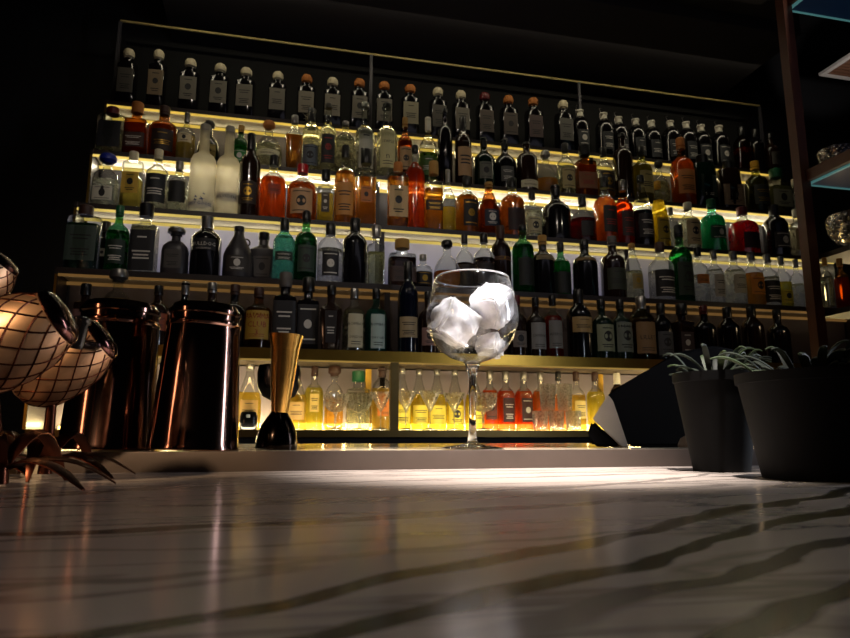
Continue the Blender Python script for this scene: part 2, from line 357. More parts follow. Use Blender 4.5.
GL = {
 'c': lambda: thin_glass('clear_glass', (.90, .92, .88)), 'g': lambda: thin_glass('green_glass', (.22, .50, .28)),
 't': lambda: thin_glass('teal_glass', (.35, .75, .68)), 'a': lambda: thin_glass('amber_glass', (.62, .33, .12)),
 'o': lambda: thin_glass('olive_glass', (.55, .56, .28)),
 'k': lambda: pbr('dark_bottle_glass', '0d0b0e', .14, noise=.2, coat=.4), 'n': lambda: pbr('brown_bottle_glass', '20110a', .14, noise=.2, coat=.4),
 'd': lambda: pbr('deep_green_glass', '0a1c12', .14, noise=.2, coat=.4), 's': lambda: pbr('slate_bottle', '2c292d', .4, noise=.2),
 'b': lambda: pbr('blue_black_glass', '0a0e1c', .14, noise=.2, coat=.4),
 'f': lambda: frosted(),
}
def frosted():
    if 'frosted' in MAT: return MAT['frosted']
    m, nt, out = newmat('frosted'); N = nt.nodes.new; L = nt.links.new
    d = N('ShaderNodeBsdfDiffuse'); d.inputs[0].default_value = lin('f6f0dc'); t = N('ShaderNodeBsdfTranslucent'); t.inputs[0].default_value = lin('efe8cc')
    s = N('ShaderNodeMixShader'); s.inputs[0].default_value = .7; L(d.outputs[0], s.inputs[1]); L(t.outputs[0], s.inputs[2])
    tc = N('ShaderNodeTexCoord'); nz = N('ShaderNodeTexNoise'); nz.inputs['Scale'].default_value = 300; L(tc.outputs['Object'], nz.inputs['Vector'])
    b = N('ShaderNodeBump'); b.inputs['Strength'].default_value = .1; L(nz.outputs['Fac'], b.inputs['Height']); L(b.outputs[0], d.inputs['Normal'])
    tp = N('ShaderNodeBsdfTransparent'); s3 = N('ShaderNodeMixShader'); s3.inputs[0].default_value = .32; L(s.outputs[0], s3.inputs[1]); L(tp.outputs[0], s3.inputs[2])
    L(s3.outputs[0], out.inputs[0]); MAT['frosted'] = m; return m
def liq(c):
    v = [int(c[i:i + 2], 16) / 255 for i in (0, 2, 4)]; sat = (max(v) - min(v)) / max(v)
    if sat < .5 and v[0] > .5: v = [a + (1 - a) * .5 for a in v]; return liquid('liquid_' + c, tuple(v), .22)
    if v[1] < .55 * v[0]: v[1] *= 1.2
    return liquid('liquid_' + c, tuple(v))
def rad_at(prof, z):                    # radius of a profile at height z
    for a, b in zip(prof, prof[1:]):
        if a[1] <= z <= b[1] and b[1] > a[1]: return a[0] + (b[0] - a[0]) * (z - a[1]) / (b[1] - a[1])
    return prof[-1][0]
def surf(prof, n, fy, t, z, off):
    r = rad_at(prof, z) * sup(t, n) / (1.08 if n > 3 else 1) + off
    return Vector((r * math.cos(t), r * math.sin(t) * (fy if n > 2.5 or fy != 1 else 1), z))
def wrap_patch(bm, prof, n, fy, z0, z1, A, off, mi=0, nx=12, nzs=3, x0=None):
    g = []
    for j in range(nzs + 1):
        z = z0 + (z1 - z0) * j / nzs
        g.append([bm.verts.new(surf(prof, n, fy, -PI / 2 + (-A + 2 * A * i / nx), z, off)) for i in range(nx + 1)])
    for j in range(nzs):
        for i in range(nx):
            bm.faces.new((g[j][i], g[j][i + 1], g[j + 1][i + 1], g[j + 1][i])).material_index = mi
def wrap_text(bm, prof, n, fy, txt, size, zc, R, off, mi=1):
    vs, fs = text_polys(txt, size)
    q = []
    for x, z in vs:
        if n > 3: t = -PI / 2 + math.atan2(x, R * .9)
        else: t = -PI / 2 + x / R
        q.append(bm.verts.new(surf(prof, n, fy, t, zc + z, off)))
    for f in fs:
        try: bm.faces.new([q[i] for i in f]).material_index = mi
        except ValueError: pass
INK = pbr('label_ink', '171416', .6); INKR = pbr('label_ink_red', '8e1e1a', .6); INKB = pbr('label_ink_blue', '1d2f6b', .6); INKW = pbr('label_ink_white', 'cfc9bf', .6); GOLDF = pbr('gold_foil', 'b08a35', .35, .8)
INKS = {'k': INK, 'r': INKR, 'b': INKB, 'w': INKW, 'g': GOLDF}
CAPC = {'k': ('black_cap', '0c0b0c', .35, 0), 'c': ('cork', 'a8803f', .8, 0), 'w': ('white_cap', 'cfcab8', .5, 0), 'r': ('red_wax', 'b3161c', .3, 0), 'g': ('gold_cap', 'a98336', .35, .8),
        's': ('silver_cap', '9a9794', .3, .9), 'y': ('yellow_cap', 'd8a11f', .5, 0), 'b': ('blue_cap', '1b2a8a', .4, 0), 'n': ('brown_cap', '3a2016', .5, 0), 'G': ('green_cap', '0d5a34', .4, 0),
        'o': ('orange_cork', 'b06a28', .7, 0), 'p': ('pale_knob', 'c9bd9c', .6, 0), 'q': ('grey_cap', '55504c', .5, 0), 'm': ('maroon_cap', '5a1216', .4, 0)}
def cap_mat(c): n, h, r, me = CAPC[c]; return pbr(n, h, r, me)

def wrap_shapes(bm, prof, n, fy, polys, zc, R, off, mi=1):
    for pl_ in polys:
        q = [bm.verts.new(surf(prof, n, fy, -PI / 2 + x / R, zc + z, off)) for x, z in pl_]
        bm.faces.new(q).material_index = mi
def bird(cx, cz, s):
    b = [(cx + s * .5 * math.cos(a), cz + s * .16 * math.sin(a)) for a in [2 * PI * i / 10 for i in range(10)]]
    return [b, [(cx - .1 * s, cz + .1 * s), (cx + .25 * s, cz + .1 * s), (cx - .35 * s, cz + .7 * s)], [(cx - .05 * s, cz - .1 * s), (cx + .25 * s, cz - .08 * s), (cx + .3 * s, cz - .55 * s)], [(cx + .45 * s, cz), (cx + .5 * s, cz + .08 * s), (cx + .9 * s, cz + .2 * s)]]
ART = {
 (3, 204): [x for c in ((-.3, .62, .30), (.25, .42, .42), (-.35, .30, .34), (.45, .95, .25)) for x in bird(*c)],
 (2, 364): [[(cx + r_ * math.cos(a) * (1 + .3 * math.sin(3 * a)), cz + r_ * 1.2 * math.sin(a)) for a in [2 * PI * i / 12 for i in range(12)]] for cx, cz, r_ in ((0, 1.9, .26), (-.35, 1.3, .2), (.3, 1.2, .24), (0, .7, .3), (-.3, .3, .15), (.35, .2, .15), (-.35, 2.3, .12), (.35, 2.35, .12))],
 (3, 106): [[(cx + r_ * math.cos(a), cz + r_ * 1.4 * math.sin(a)) for a in [2 * PI * i / 12 for i in range(12)]] for cx, cz, r_ in ((0, .75, .16), (0, .3, .3))],
}
PLACED = []
def bottle(k, x, w, ytop, shape, glass, lq, fill, lab, cap, label, group=None, dy=0, text=None, ybase=None):
    """k shelf; x, w, ytop in the photo; lab = (colour, z0, z1, half angle, ink) or None"""
    prof0, zc, n, fy = PR[shape]
    if 1 < k < 6: w *= 1.07
    Yf = SH[k][0]; base = top(k)
    Y = Yf + .055 + dy
    p = at(x, ytop, Y); R = span(p, w) / 2
    room = (.115 if k < 5 else .20) if k < 6 else .205
    Y0 = Yf + max(.012 + R, .05) + (max(dy, .125) if k == 6 and abs(x - 249) > 5 and abs(x - 106) > 5 else dy); best = None
    for stp in range(14):
        Y = Y0 + .012 * stp; p = at(x, ytop, Y); R = span(p, w) / 2
        if Y + R * fy > Yf + .285 and k < 6: break
        if k == 6 and Y + R * fy > 2.836: break
        if 1 < k < 6 and best is not None and p.z > SH[k - 1][1] - .01 and Y + R > SH[k - 1][0] - .004: break
        pen = 0
        for (k2, X2, Y2, R2) in PLACED:
            if k2 != k: continue
            dx, dY = abs(p.x - X2), abs(Y - Y2)
            d = math.hypot(dx, dY)
            pen = max(pen, R + R2 + .0015 - d)
        if best is None or pen < best[0] - 1e-4: best = (pen, Y)
        if pen <= 0: break
    pen, Y = best if best else (0, Y0); p = at(x, ytop, Y); R = span(p, w) / 2
    nudge = 0
    if pen > 0:
        nudge = min(pen * .5, .008) * (1 if not PLACED or PLACED[-1][1] < p.x else -1)
        if k > 1: R = max(R - pen * .6, R * .8)
    PLACED.append((k, p.x + nudge, Y, R))
    H = p.z - base
    if k == 6: H = min(H, SH[5][1] - .004 - base)
    if shape in 'TSD': H /= 1.0
    foot = at(x, (ytop + 436) / 2 if k == 6 else ytop + .5 * 60, Y)
    X = foot.x + nudge
    prof = [(r * R, z * H) for r, z in prof0]
    rg = [(r, z, (n if z < zc * H * .86 else 2)) for r, z in prof]
    t = thing('bottle', label, 'bottle', (X, Y, base + .0006), group, (0, 0, random.uniform(-.12, .12) if n == 2 else -random.uniform(.02, .1)))
    opaque = glass in 'knsbdf'
    bm = bmesh.new(); lathe(bm, rg, 24, n, fy=fy); obj('bottle_body', bm, GL[glass](), t)
    if not opaque and lq:
        zf = fill * H
        lp = []
        for r, z, q in rg:
            if z < zf: lp.append((max(r - .0022, .001), max(z, .004), q))
        lp.append((max(rad_at(prof, zf) - .0022, .001), zf, lp[-1][2]))
        bm = bmesh.new(); lathe(bm, lp, 24, n, fy=fy); obj('spirit', bm, liq(lq), t)
    # stopper
    if cap:
        rc = rad_at(prof, zc * H) ; bm = bmesh.new(); z0 = zc * H
        if shape == 'T': # short cork neck and a wide rounded knob
            lathe(bm, [(R * .30, z0 - .004), (R * .30, z0 + .02 * H), (R * .50, z0 + .03 * H), (R * .57, z0 + .07 * H), (R * .55, z0 + .12 * H), (R * .40, H)], 20)
        elif shape == 'S': # porcelain swing stopper
            lathe(bm, [(R * .36, z0), (R * .38, z0 + .02 * H), (R * .33, z0 + .05 * H), (R * .33, z0 + .10 * H), (R * .42, z0 + .11 * H), (R * .42, z0 + .14 * H), (R * .2, H)], 20)
        elif shape in 'DG': 
            lathe(bm, [(rc * .8, z0), (rc * .9, z0 + .02 * H), (rc * 1.5, z0 + .05 * H), (rc * 1.55, z0 + .11 * H), (rc * 1.2, H)], 20)
        elif shape == 'Q' or shape == 'K':
            lathe(bm, [(rc * 1.15, z0 - .02 * H), (rc * 1.2, z0), (rc * 1.2, H - .004), (rc * 1.05, H)], 20)
        else:
            lathe(bm, [(rc * 1.08, z0), (rc * 1.12, z0 + .004), (rc * 1.12, H - .003), (rc * 1.0, H)], 20)
        co = obj('stopper', bm, cap_mat(cap), t)
        if shape == 'S':
            bm = bmesh.new()
            tube(bm, [(-R * .4, 0, z0 - .02 * H), (-R * .5, 0, z0 + .08 * H), (-R * .35, 0, H + .004), (-R * .5, 0, H + .022), (-R * .25, 0, H + .028)], .0013, 5)
            tube(bm, [(R * .4, 0, z0 - .02 * H), (R * .48, 0, z0 + .06 * H), (R * .1, 0, H + .002)], .0013, 5)
            obj('wire_bail', bm, pbr('wire', '8f8b85', .3, .9), co)
    if lab:
        lc, a, b, A, ink = lab
        bm = bmesh.new(); z0, z1 = a * H, b * H
        wrap_patch(bm, prof, n, fy, z0, z1, A, .0007)
        hgt = z1 - z0
        if (k, x) in ART: wrap_shapes(bm, prof, n, fy, [[(a_ * R * .8, b_ * R * .8) for a_, b_ in q_] for q_ in ART[(k, x)]], z0 + (.35 * R if k == 3 else .0), R, .0012)
        if text:
            lines = text.split('/')
            for i, s in enumerate(lines):
                sz = min(hgt / (len(lines) + .6), 3.0 * A * R / max(len(s), 3))
                wrap_text(bm, prof, n, fy, s, sz, z1 - hgt * (i + .8) / (len(lines) + .6), R, .0011)
            if hgt > .05:
                for q in (.16, .09): wrap_patch(bm, prof, n, fy, z0 + hgt * q, z0 + hgt * (q + .02), A * .6, .0011, 1, 6, 1)
        else:
            st = random.choice('abcd')
            rows_ = {'a': ((.84, .5), (.22, .6), (.14, .45)), 'b': ((.70, .7), (.60, .55), (.30, .65), (.22, .5), (.14, .6)), 'c': ((.86, .75), (.10, .75)), 'd': ((.80, .4), (.45, .7), (.36, .6), (.28, .65))}[st]
            for q, ww in rows_: wrap_patch(bm, prof, n, fy, z0 + hgt * q, z0 + hgt * (q + .035), A * ww, .0011, 1, 6, 1)
            if st in 'ac':
                zc_, rr_ = z0 + hgt * (.55 if st == 'a' else .5), min(hgt * .2, R * A * .42)
                c_ = bm.verts.new(surf(prof, n, fy, -PI / 2, zc_, .0012)); ring = [bm.verts.new(surf(prof, n, fy, -PI / 2 + rr_ * math.cos(q_) / R, zc_ + rr_ * 1.15 * math.sin(q_), .0012)) for q_ in [2 * PI * i / 14 for i in range(14)]]
                for i in range(14): bm.faces.new((c_, ring[i], ring[(i + 1) % 14])).material_index = 1
        obj('paper_label', bm, [pbr('label_' + lc, lc, .6, noise=.08), INKS[ink]], t)
    return t

ORD = 'zeroth first second third fourth fifth sixth seventh eighth ninth tenth eleventh twelfth thirteenth fourteenth fifteenth sixteenth seventeenth eighteenth nineteenth twentieth'.split()
ORD += ['twenty-' + w_ for w_ in 'first second third fourth fifth sixth seventh eighth ninth'.split()] + ['thirtieth'] + ['thirty-' + w_ for w_ in 'first second third fourth fifth sixth seventh eighth ninth'.split()]
SN = {1: 'top', 2: 'second', 3: 'third', 4: 'fourth', 5: 'fifth', 6: 'lit bottom'}
A1, A2, A3 = .75, 1.05, .5
# (x, width, top y, shape, glass, spirit, fill, label, stopper, description, extra depth, text)
R1 = [(x, wd, y, 'T', 'k' , None, 0, (lc, .20, .62, .72, 'k'), cp, ds, 0, None) for x, wd, y, lc, cp, ds in (
 (127, 19, 50, '4b463e', 'p', 'square bottle, tall pale knob, dim label'), (157, 18, 51, '7d6a50', 'p', 'square bottle, pale knob, tan label'), (189, 20, 60, '6b6558', 'p', 'square bottle with grey-cream label'),
 (219, 20, 65, '6b6558', 'p', 'square bottle with round pale knob'), (245, 20, 69, '6b6558', 'p', 'square dark bottle, cream cork knob'), (277, 19, 73, '6b6558', 'p', 'square dark bottle with pale knob'), (306, 19, 76, '7a7262', 'o', 'square bottle with orange-tinged knob'),
 (332, 19, 79, '7a7262', 'p', 'square bottle behind the white plume'), (359, 19, 80, '6b6558', 'o', 'square bottle with orange knob'), (384, 19, 83, '6b6558', 'o', 'square bottle, broad orange knob'), (410, 19, 86, '8a8268', 'o', 'square bottle, pale yellow label'),
 (438, 18, 89, '4b463e', 'p', 'square bottle, cream knob, dim label'), (461, 18, 92, '6b6558', 'p', 'square bottle, cream round knob'), (485, 18, 94, '4b4038', 'm', 'square bottle with red-brown knob'), (509, 18, 97, '4b4038', 'o', 'square bottle, tan knob, reddish glints'),
 (534, 18, 99, '4b3a38', 'o', 'square bottle, orange knob, red glints'), (564, 18, 102, '5a5852', 'p', 'square bottle with pale grey knob'))]
R1 += [(x, 18, y, 'S', 'k', None, 0, ('26282c', .12, .5, .7, 'w'), 'w', 'round dark bottle, white porcelain swing stopper', 0, None) for x, y in ((581, 110), (605, 113), (620, 117), (637, 119), (653, 121), (672, 121), (688, 122), (703, 125), (721, 126))]
R1 += [(743, 16, 128, 'B', 'a', 'a03c10', .5, None, 'k', 'amber bottle beside the dark post', 0, None), (757, 15, 130, 'B', 'k', None, 0, None, 'k', 'slim black bottle in deep shade', 0, None), (772, 15, 134, 'W', 'n', None, 0, ('3a3630', .2, .5, .8, 'k'), 'k', 'dark brown bottle in deep shade', 0, None)]
R2 = [
 (111, 26, 108, 'K', 'c', 'd8c89a', .5, ('14161c', .14, .66, .7, 'k'), 'm', 'square clear decanter, big black label', 0, None),
 (134, 26, 103, 'Q', 'a', 'c8641c', .6, ('3a1f10', .16, .42, .9, 'w'), 'o', 'amber square whisky with brown label', 0, None),
 (162, 28, 107, 'W', 'a', 'b86420', .6, ('241408', .12, .5, .8, 'g'), 'n', 'broad amber bottle with dark label', 0, None),
 (185, 18, 113, 'R', 'c', 'c8b060', .5, ('d8cba8', .34, .52, .8, 'k'), 's', 'slim clear bottle with white band', 0, None),
 (208, 22, 122, 'G', 'k', None, 0, ('8d7a3c', .18, .44, .7, 'k'), 'k', 'dark round bottle, gold disc label', .05, None),
 (240, 15, 126, 'W', 'g', '4c9a4c', .5, ('2f7a3c', .14, .4, .9, 'w'), 'c', 'small green bottle behind frosted pair', .05, None),
 (268, 26, 122, 'G', 'c', 'd8cf8a', .5, ('d8d2a8', .22, .34, .9, 'k'), 'o', 'clear bulbous bottle with orange cork', 0, None),
 (294, 17, 116, 'X', 'c', 'd08a2c', .62, None, 's', 'copper-coloured tapering bottle', 0, None),
 (311, 17, 109, 'B', 'c', 'b8b070', .7, ('5c646a', .12, .42, .9, 'k'), 'k', 'clear bottle, black cap, grey label', 0, None),
 (328, 16, 104, 'L', 'c', 'c8c07a', .7, ('1a1a1e', .12, .52, .85, 'r'), 'q', 'clear bottle with black and red label', 0, None),
 (345, 18, 122, 'V', 'c', 'ccc68c', .7, None, 's', 'plain clear bottle with yellow tint', 0, None),
 (364, 20, 103, 'L', 'c', 'd6d2b0', .62, ('b8b6a4', .12, .62, .8, 'k'), 's', 'tall clear bottle, black floral artwork', 0, None),
 (387, 19, 104, 'L', 'c', 'd2cc90', .62, ('c8c08c', .12, .60, .8, 'k'), 'k', 'tall clear bottle, pale yellow artwork', 0, 'STAPLE/n'),
 (405, 14, 118, 'W', 'a', 'a0642c', .6, ('b4946a', .14, .5, .9, 'k'), 'c', 'narrow tan bottle with brown neck', 0, None),
 (428, 18, 118, 'R', 'c', '6a8a38', .45, ('3c5a20', .12, .4, .95, 'w'), 'w', 'clear bottle with green label', .04, None),
 (444, 16, 109, 'V', 'k', None, 0, None, 'k', 'tall matt black bottle', 0, None),
 (463, 16, 118, 'B', 'n', None, 0, ('a8845c', .12, .72, .9, 'k'), 'k', 'dark bottle with long tan label', 0, None),
 (484, 21, 138, 'R', 'd', None, 0, ('5a5a50', .14, .46, .6, 'k'), 'k', 'dark broad-shouldered bottle, oval label', 0, None),
 (505, 21, 140, 'R', 'k', None, 0, ('4a4a48', .14, .42, .6, 'w'), 'k', 'black bottle with grey emblem', 0, None),
 (527, 20, 143, 'V', 'n', None, 0, ('c8bfa0', .06, .20, .95, 'k'), 'k', 'hooded dark bottle, white base band', 0, None),
 (546, 22, 152, 'G', 'c', 'b88a4c', .35, None, 's', 'clear balloon-shaped bottle', .02, None),
 (565, 19, 144, 'W', 'c', 'b0b078', .55, ('a89868', .14, .5, .8, 'k'), 'k', 'pale greenish bottle with cream label', 0, None),
 (584, 24, 146, 'Q', 'a', 'c07a2c', .6, ('7a4a26', .16, .46, .8, 'r'), 'k', 'wide amber bottle, brick-red band', 0, None),
 (603, 20, 148, 'W', 'c', 'a87430', .4, ('1c1614', .14, .5, .9, 'g'), 'k', 'clear-shouldered bottle with black label', 0, None),
 (623, 18, 134, 'V', 'n', None, 0, None, 'k', 'tall dark brown bottle, plain sides', 0, None),
 (642, 19, 147, 'W', 'o', 'a89848', .66, ('b0a468', .14, .52, .85, 'k'), 'k', 'olive bottle with round emblem', 0, None),
 (660, 18, 162, 'G', 'c', 'a89a60', .5, None, 'k', 'small clear round bottle', 0, None),
 (682, 21, 139, 'W', 'a', 'e09038', .7, ('b87434', .16, .5, .9, 'k'), 'o', 'orange bottle with flared wooden stopper', 0, None),
 (704, 24, 156, 'K', 'd', None, 0, ('0d2214', .2, .6, .6, 'w'), 'k', 'dark green square bottle, white initial', 0, 'G'),
 (730, 22, 162, 'K', 'n', None, 0, ('7a6650', .1, .5, .9, 'k'), 'k', 'squat brown bottle, dull tan label', 0, None),
 (757, 20, 162, 'W', 'o', '6a6a30', .7, ('23241c', .14, .5, .95, 'g'), 'y', 'round dark bottle, yellow-green cap', 0, None),
 (778, 22, 170, 'Q', 'c', '7a7c5c', .6, ('8a8a72', .16, .52, .85, 'k'), 'G', 'pale grey-green square bottle', 0, None),
 (797, 14, 180, 'W', 'c', 'a8a890', .6, ('9a9a8a', .14, .5, .9, 'k'), 'w', 'small pale bottle beside wooden post', 0, None)]
R3 = [
 (106, 24, 155, 'D', 'c', 'cfcfa8', .5, ('c9c4b0', .10, .36, .7, 'k'), 'b', 'globe-topped clear bottle, blue collar', 0, None),
 (130, 24, 152, 'K', 'c', 'c0b060', .5, ('d2a93e', .26, .62, .7, 'k'), 'p', 'bottle with carved knob, yellow label', 0, None),
 (157, 21, 150, 'W', 'c', 'b8b490', .4, ('16181c', .10, .56, .95, 'w'), 'p', 'clear-shouldered bottle, tall black label', 0, None),
 (178, 20, 162, 'W', 'c', 'c4bf8c', .5, ('121214', .22, .60, .8, 'k'), 's', 'clear bottle with plain black square', 0, None),
 (204, 23, 125, 'L', 'f', None, 0, ('d8d0b8', .05, .13, 1.15, 'b'), 's', 'tall frosted white bottle with geese', 0, 'GREY GOOSE'),
 (228, 23, 127, 'L', 'f', None, 0, ('d8d0b8', .16, .25, 1.15, 'k'), 's', 'plainer tall frosted white bottle', 0, 'BELVEDERE'),
 (249, 22, 134, 'B', 'n', None, 0, ('2e2018', .14, .40, .9, 'g'), 'k', 'tall dark wine-shaped bottle', 0, None),
 (272, 26, 156, 'W', 'c', 'd8521c', .64, ('a03a14', .36, .52, .5, 'k'), 'k', 'round orange-red whiskey bottle', 0, None),
 (302, 27, 165, 'W', 'c', 'a8481a', .66, ('c0966a', .10, .52, .8, 'k'), 'r', 'bourbon with dripping red wax neck', 0, None),
 (324, 19, 170, 'Q', 'c', 'd8b848', .55, ('3a3228', .22, .56, .45, 'w'), 'k', 'squat clear-yellow bottle with black cap', 0, None),
 (344, 22, 146, 'W', 'c', 'b4602c', .66, ('c08440', .10, .50, .9, 'k'), 'k', 'amber whisky with tan label', 0, None),
 (366, 20, 150, 'Q', 'c', 'c46a24', .62, ('b06a30', .30, .50, .5, 'k'), 'k', 'angular amber whisky, clear shoulder', 0, None),
 (398, 20, 163, 'K', 'c', 'c86a20', .76, ('c8a878', .16, .62, .8, 'k'), 'o', 'tall square amber bottle, cream label', 0, None),
 (415, 18, 146, 'V', 'c', 'd8481c', .80, None, 'k', 'tall red-orange bottle, no label', 0, None),
 (433, 19, 162, 'Q', 'c', 'd0881c', .6, ('2c1a10', .28, .42, .9, 'g'), 'c', 'square golden bottle, dark band', 0, None),
 (448, 14, 170, 'R', 'c', 'd8b84c', .4, None, 's', 'slender clear bottle with yellow base', .03, None),
 (466, 24, 177, 'W', 'c', 'a8581c', .66, ('160e0a', .12, .56, .7, 'g'), 'k', 'round amber bottle, large black label', 0, None),
 (489, 22, 183, 'C', 'a', '9a5420', .66, ('1a2434', .16, .46, .7, 'w'), 'c', 'amber teardrop bottle, dark blue label', 0, None),
 (512, 24, 179, 'W', 'c', 'a04a18', .70, ('2a1210', .10, .46, .8, 'k'), 'k', 'domed amber bottle, maroon label', 0, None),
 (532, 18, 192, 'W', 'c', 'c8c090', .6, ('b8ae88', .12, .44, .9, 'k'), 'k', 'small clear bottle, cream label', 0, None),
 (556, 28, 186, 'R', 'k', None, 0, None, 'k', 'black bottle with long tapering neck', 0, None),
 (583, 24, 197, 'R', 'c', '6a1418', .50, ('1a1214', .12, .42, .5, 'k'), 'k', 'clear-shouldered bottle, dark red spirit', 0, None),
 (605, 21, 178, 'W', 'c', 'd0581c', .70, ('1a120e', .16, .54, .7, 'r'), 'k', 'large orange bottle, black label', 0, None),
 (623, 19, 181, 'W', 'a', 'b0381a', .72, ('2a100c', .14, .5, .8, 'r'), 's', 'dark amber-red bottle', 0, None),
 (641, 21, 176, 'C', 'c', '241420', .5, ('1c161c', .12, .44, .9, 'w'), 'k', 'slender-necked clear bottle, purple-black spirit', 0, None),
 (659, 17, 182, 'C', 'c', 'e0b828', .72, ('a8921c', .10, .44, .9, 'k'), 'y', 'slim bright yellow liqueur bottle', 0, None),
 (672, 13, 208, 'W', 'c', 'c8bc98', .5, None, 's', 'small clear bottle, pale contents', 0, None),
 (688, 25, 203, 'W', 'c', 'c8b890', .64, ('b8a47c', .10, .60, .8, 'k'), 'w', 'broad bottle with parchment label', 0, None),
 (713, 22, 200, 'W', 't', '2ca06c', .66, ('0c3828', .22, .46, .9, 'w'), 'G', 'emerald green ribbed bottle', 0, None),
 (744, 26, 208, 'W', 'c', 'a01018', .68, ('2a0c10', .10, .42, .8, 'k'), 'm', 'wide ruby red liqueur bottle', 0, None),
 (776, 22, 206, 'B', 'k', None, 0, ('201c1c', .14, .44, .9, 'w'), 'k', 'broad black bottle', 0, None),
 (798, 15, 210, 'W', 'c', 'a08c60', .6, ('8a7a58', .14, .56, .9, 'k'), 'w', 'narrow tan bottle by the wooden post', 0, None)]
R4 = [
 (84, 30, 206, 'K', 'c', '4a6a54', .7, ('35443c', .14, .66, .8, 'k'), 'n', 'big square bottle, dull green contents', 0, None),
 (104, 17, 222, 'Q', 'k', None, 0, ('a8a290', .36, .50, .9, 'k'), 'k', 'narrow dark bottle, white strip label', .03, None),
 (118, 20, 206, 'W', 'g', '3c8a50', .6, ('14281c', .10, .46, .9, 'w'), 'G', 'green-shouldered bottle', 0, None),
 (144, 27, 204, 'Q', 'c', 'a8a07c', .66, ('17181c', .04, .60, .85, 'w'), 'k', 'bottle with silver picture, black label', 0, None),
 (175, 25, 228, 'D', 's', None, 0, ('4a4642', .12, .50, .6, 'k'), 's', 'flat grey apothecary bottle', 0, None),
 (206, 28, 217, 'B', 'k', None, 0, ('0c0b0e', .42, .60, .8, 'w'), 's', 'broad black bottle, studded neck', 0, 'BULLDOG'),
 (238, 27, 227, 'C', 's', None, 0, ('3a3430', .10, .40, .8, 'w'), 'k', 'dark jug with ring handle', 0, None),
 (263, 26, 233, 'X', 's', None, 0, ('4e4946', .12, .5, .6, 'k'), 'k', 'wedge-shaped slate grey bottle', 0, None),
 (284, 20, 219, 'B', 't', 'a0c080', .7, ('1c2a20', .30, .44, .9, 'w'), 'k', 'pale green bottle, dark band', 0, None),
 (305, 23, 212, 'W', 'g', '2c6a44', .7, ('2a3c30', .14, .50, .8, 'k'), 'k', 'dark green ribbed bottle', 0, None),
 (330, 23, 224, 'B', 'c', 'b4b4c0', .56, ('17161a', .10, .50, .7, 'w'), 'k', 'clear shoulder, black picture label', 0, None),
 (354, 25, 219, 'B', 'k', None, 0, None, 'k', 'black round-shouldered bottle', 0, None),
 (376, 17, 226, 'Q', 'c', 'b4bc60', .56, None, 's', 'pale greenish square bottle', 0, None),
 (402, 27, 240, 'Q', 'c', '4a2c20', .60, ('3c2a26', .10, .40, .9, 'k'), 'c', 'clear shoulder, brown rum, cork top', 0, None),
 (423, 18, 255, 'W', 'c', '3c3028', .5, ('1a1614', .14, .50, .9, 'g'), 's', 'short clear bottle, dark label', 0, None),
 (447, 25, 241, 'G', 'c', 'a8542c', .36, None, 'k', 'bulbous clear bottle with little amber', 0, None),
 (463, 21, 235, 'W', 'c', '5a4a34', .5, ('2c2622', .12, .46, .8, 'k'), 'k', 'clear bottle, brownish lower half', 0, None),
 (484, 20, 234, 'W', 'c', '40302a', .56, ('241c1a', .12, .46, .9, 'k'), 'k', 'clear-necked bottle with dark spirit', 0, None),
 (499, 24, 226, 'B', 'n', None, 0, ('4a2c1c', .46, .52, 1.2, 'g'), 'n', 'brown bottle with copper band', 0, None),
 (523, 20, 226, 'V', 'g', '2c7a44', .7, ('141a16', .10, .5, .9, 'k'), 'k', 'bright green-necked bottle', 0, None),
 (543, 22, 236, 'W', 'k', None, 0, ('8a7a58', .56, .64, 1.1, 'k'), 'c', 'black bottle with tan collar', 0, None),
 (561, 18, 243, 'W', 'g', '1ca04c', .64, ('0e1610', .06, .44, 1.1, 'k'), 'k', 'vivid green bottle, black lower half', 0, None),
 (585, 23, 240, 'W', 'k', None, 0, ('6a5230', .60, .66, 1.2, 'g'), 'k', 'black bottle with gold shoulder', 0, None),
 (613, 23, 237, 'W', 'n', None, 0, ('2a3024', .12, .46, .9, 'k'), 'q', 'brown bottle with grey stopper', 0, None),
 (633, 18, 244, 'C', 'c', 'c0b078', .5, ('8a7a4a', .18, .44, .6, 'g'), 'c', 'ornate pale bottle', .02, None),
 (661, 23, 243, 'W', 'c', '9a94a0', .5, ('141316', .06, .50, 1.1, 'w'), 'n', 'clear shoulder above black label', 0, None),
 (680, 21, 226, 'W', 'g', '2c7a4c', .7, ('2a3a2c', .08, .5, 1.0, 'k'), 'k', 'green bottle with black neck', 0, None),
 (699, 18, 248, 'W', 'c', 'b8b8a8', .5, ('b06a24', .34, .50, .7, 'k'), 'k', 'clear bottle with orange motif', 0, None),
 (714, 19, 251, 'W', 'c', 'c4c0b0', .64, ('b8b4a8', .14, .54, .8, 'k'), 's', 'frosted-looking clear bottle', 0, None),
 (735, 19, 252, 'W', 'c', 'c4bc90', .64, ('b4b09c', .20, .54, .8, 'k'), 's', 'clear bottle, cloudy white contents', 0, None),
 (753, 19, 253, 'W', 'c', 'c0882c', .60, ('c07a1c', .20, .52, .9, 'k'), 's', 'clear bottle, orange slice label', 0, None),
 (769, 18, 255, 'W', 'c', 'a89c78', .56, ('131215', .08, .48, 1.1, 'w'), 's', 'clear bottle, tall black label', 0, None),
 (783, 15, 257, 'W', 'c', 'c0b43c', .5, ('b8a828', .10, .34, .9, 'k'), 's', 'small bottle with yellow label', 0, None),
 (798, 13, 260, 'W', 'c', 'a09c80', .5, None, 's', 'small clear bottle by wooden post', 0, None)]
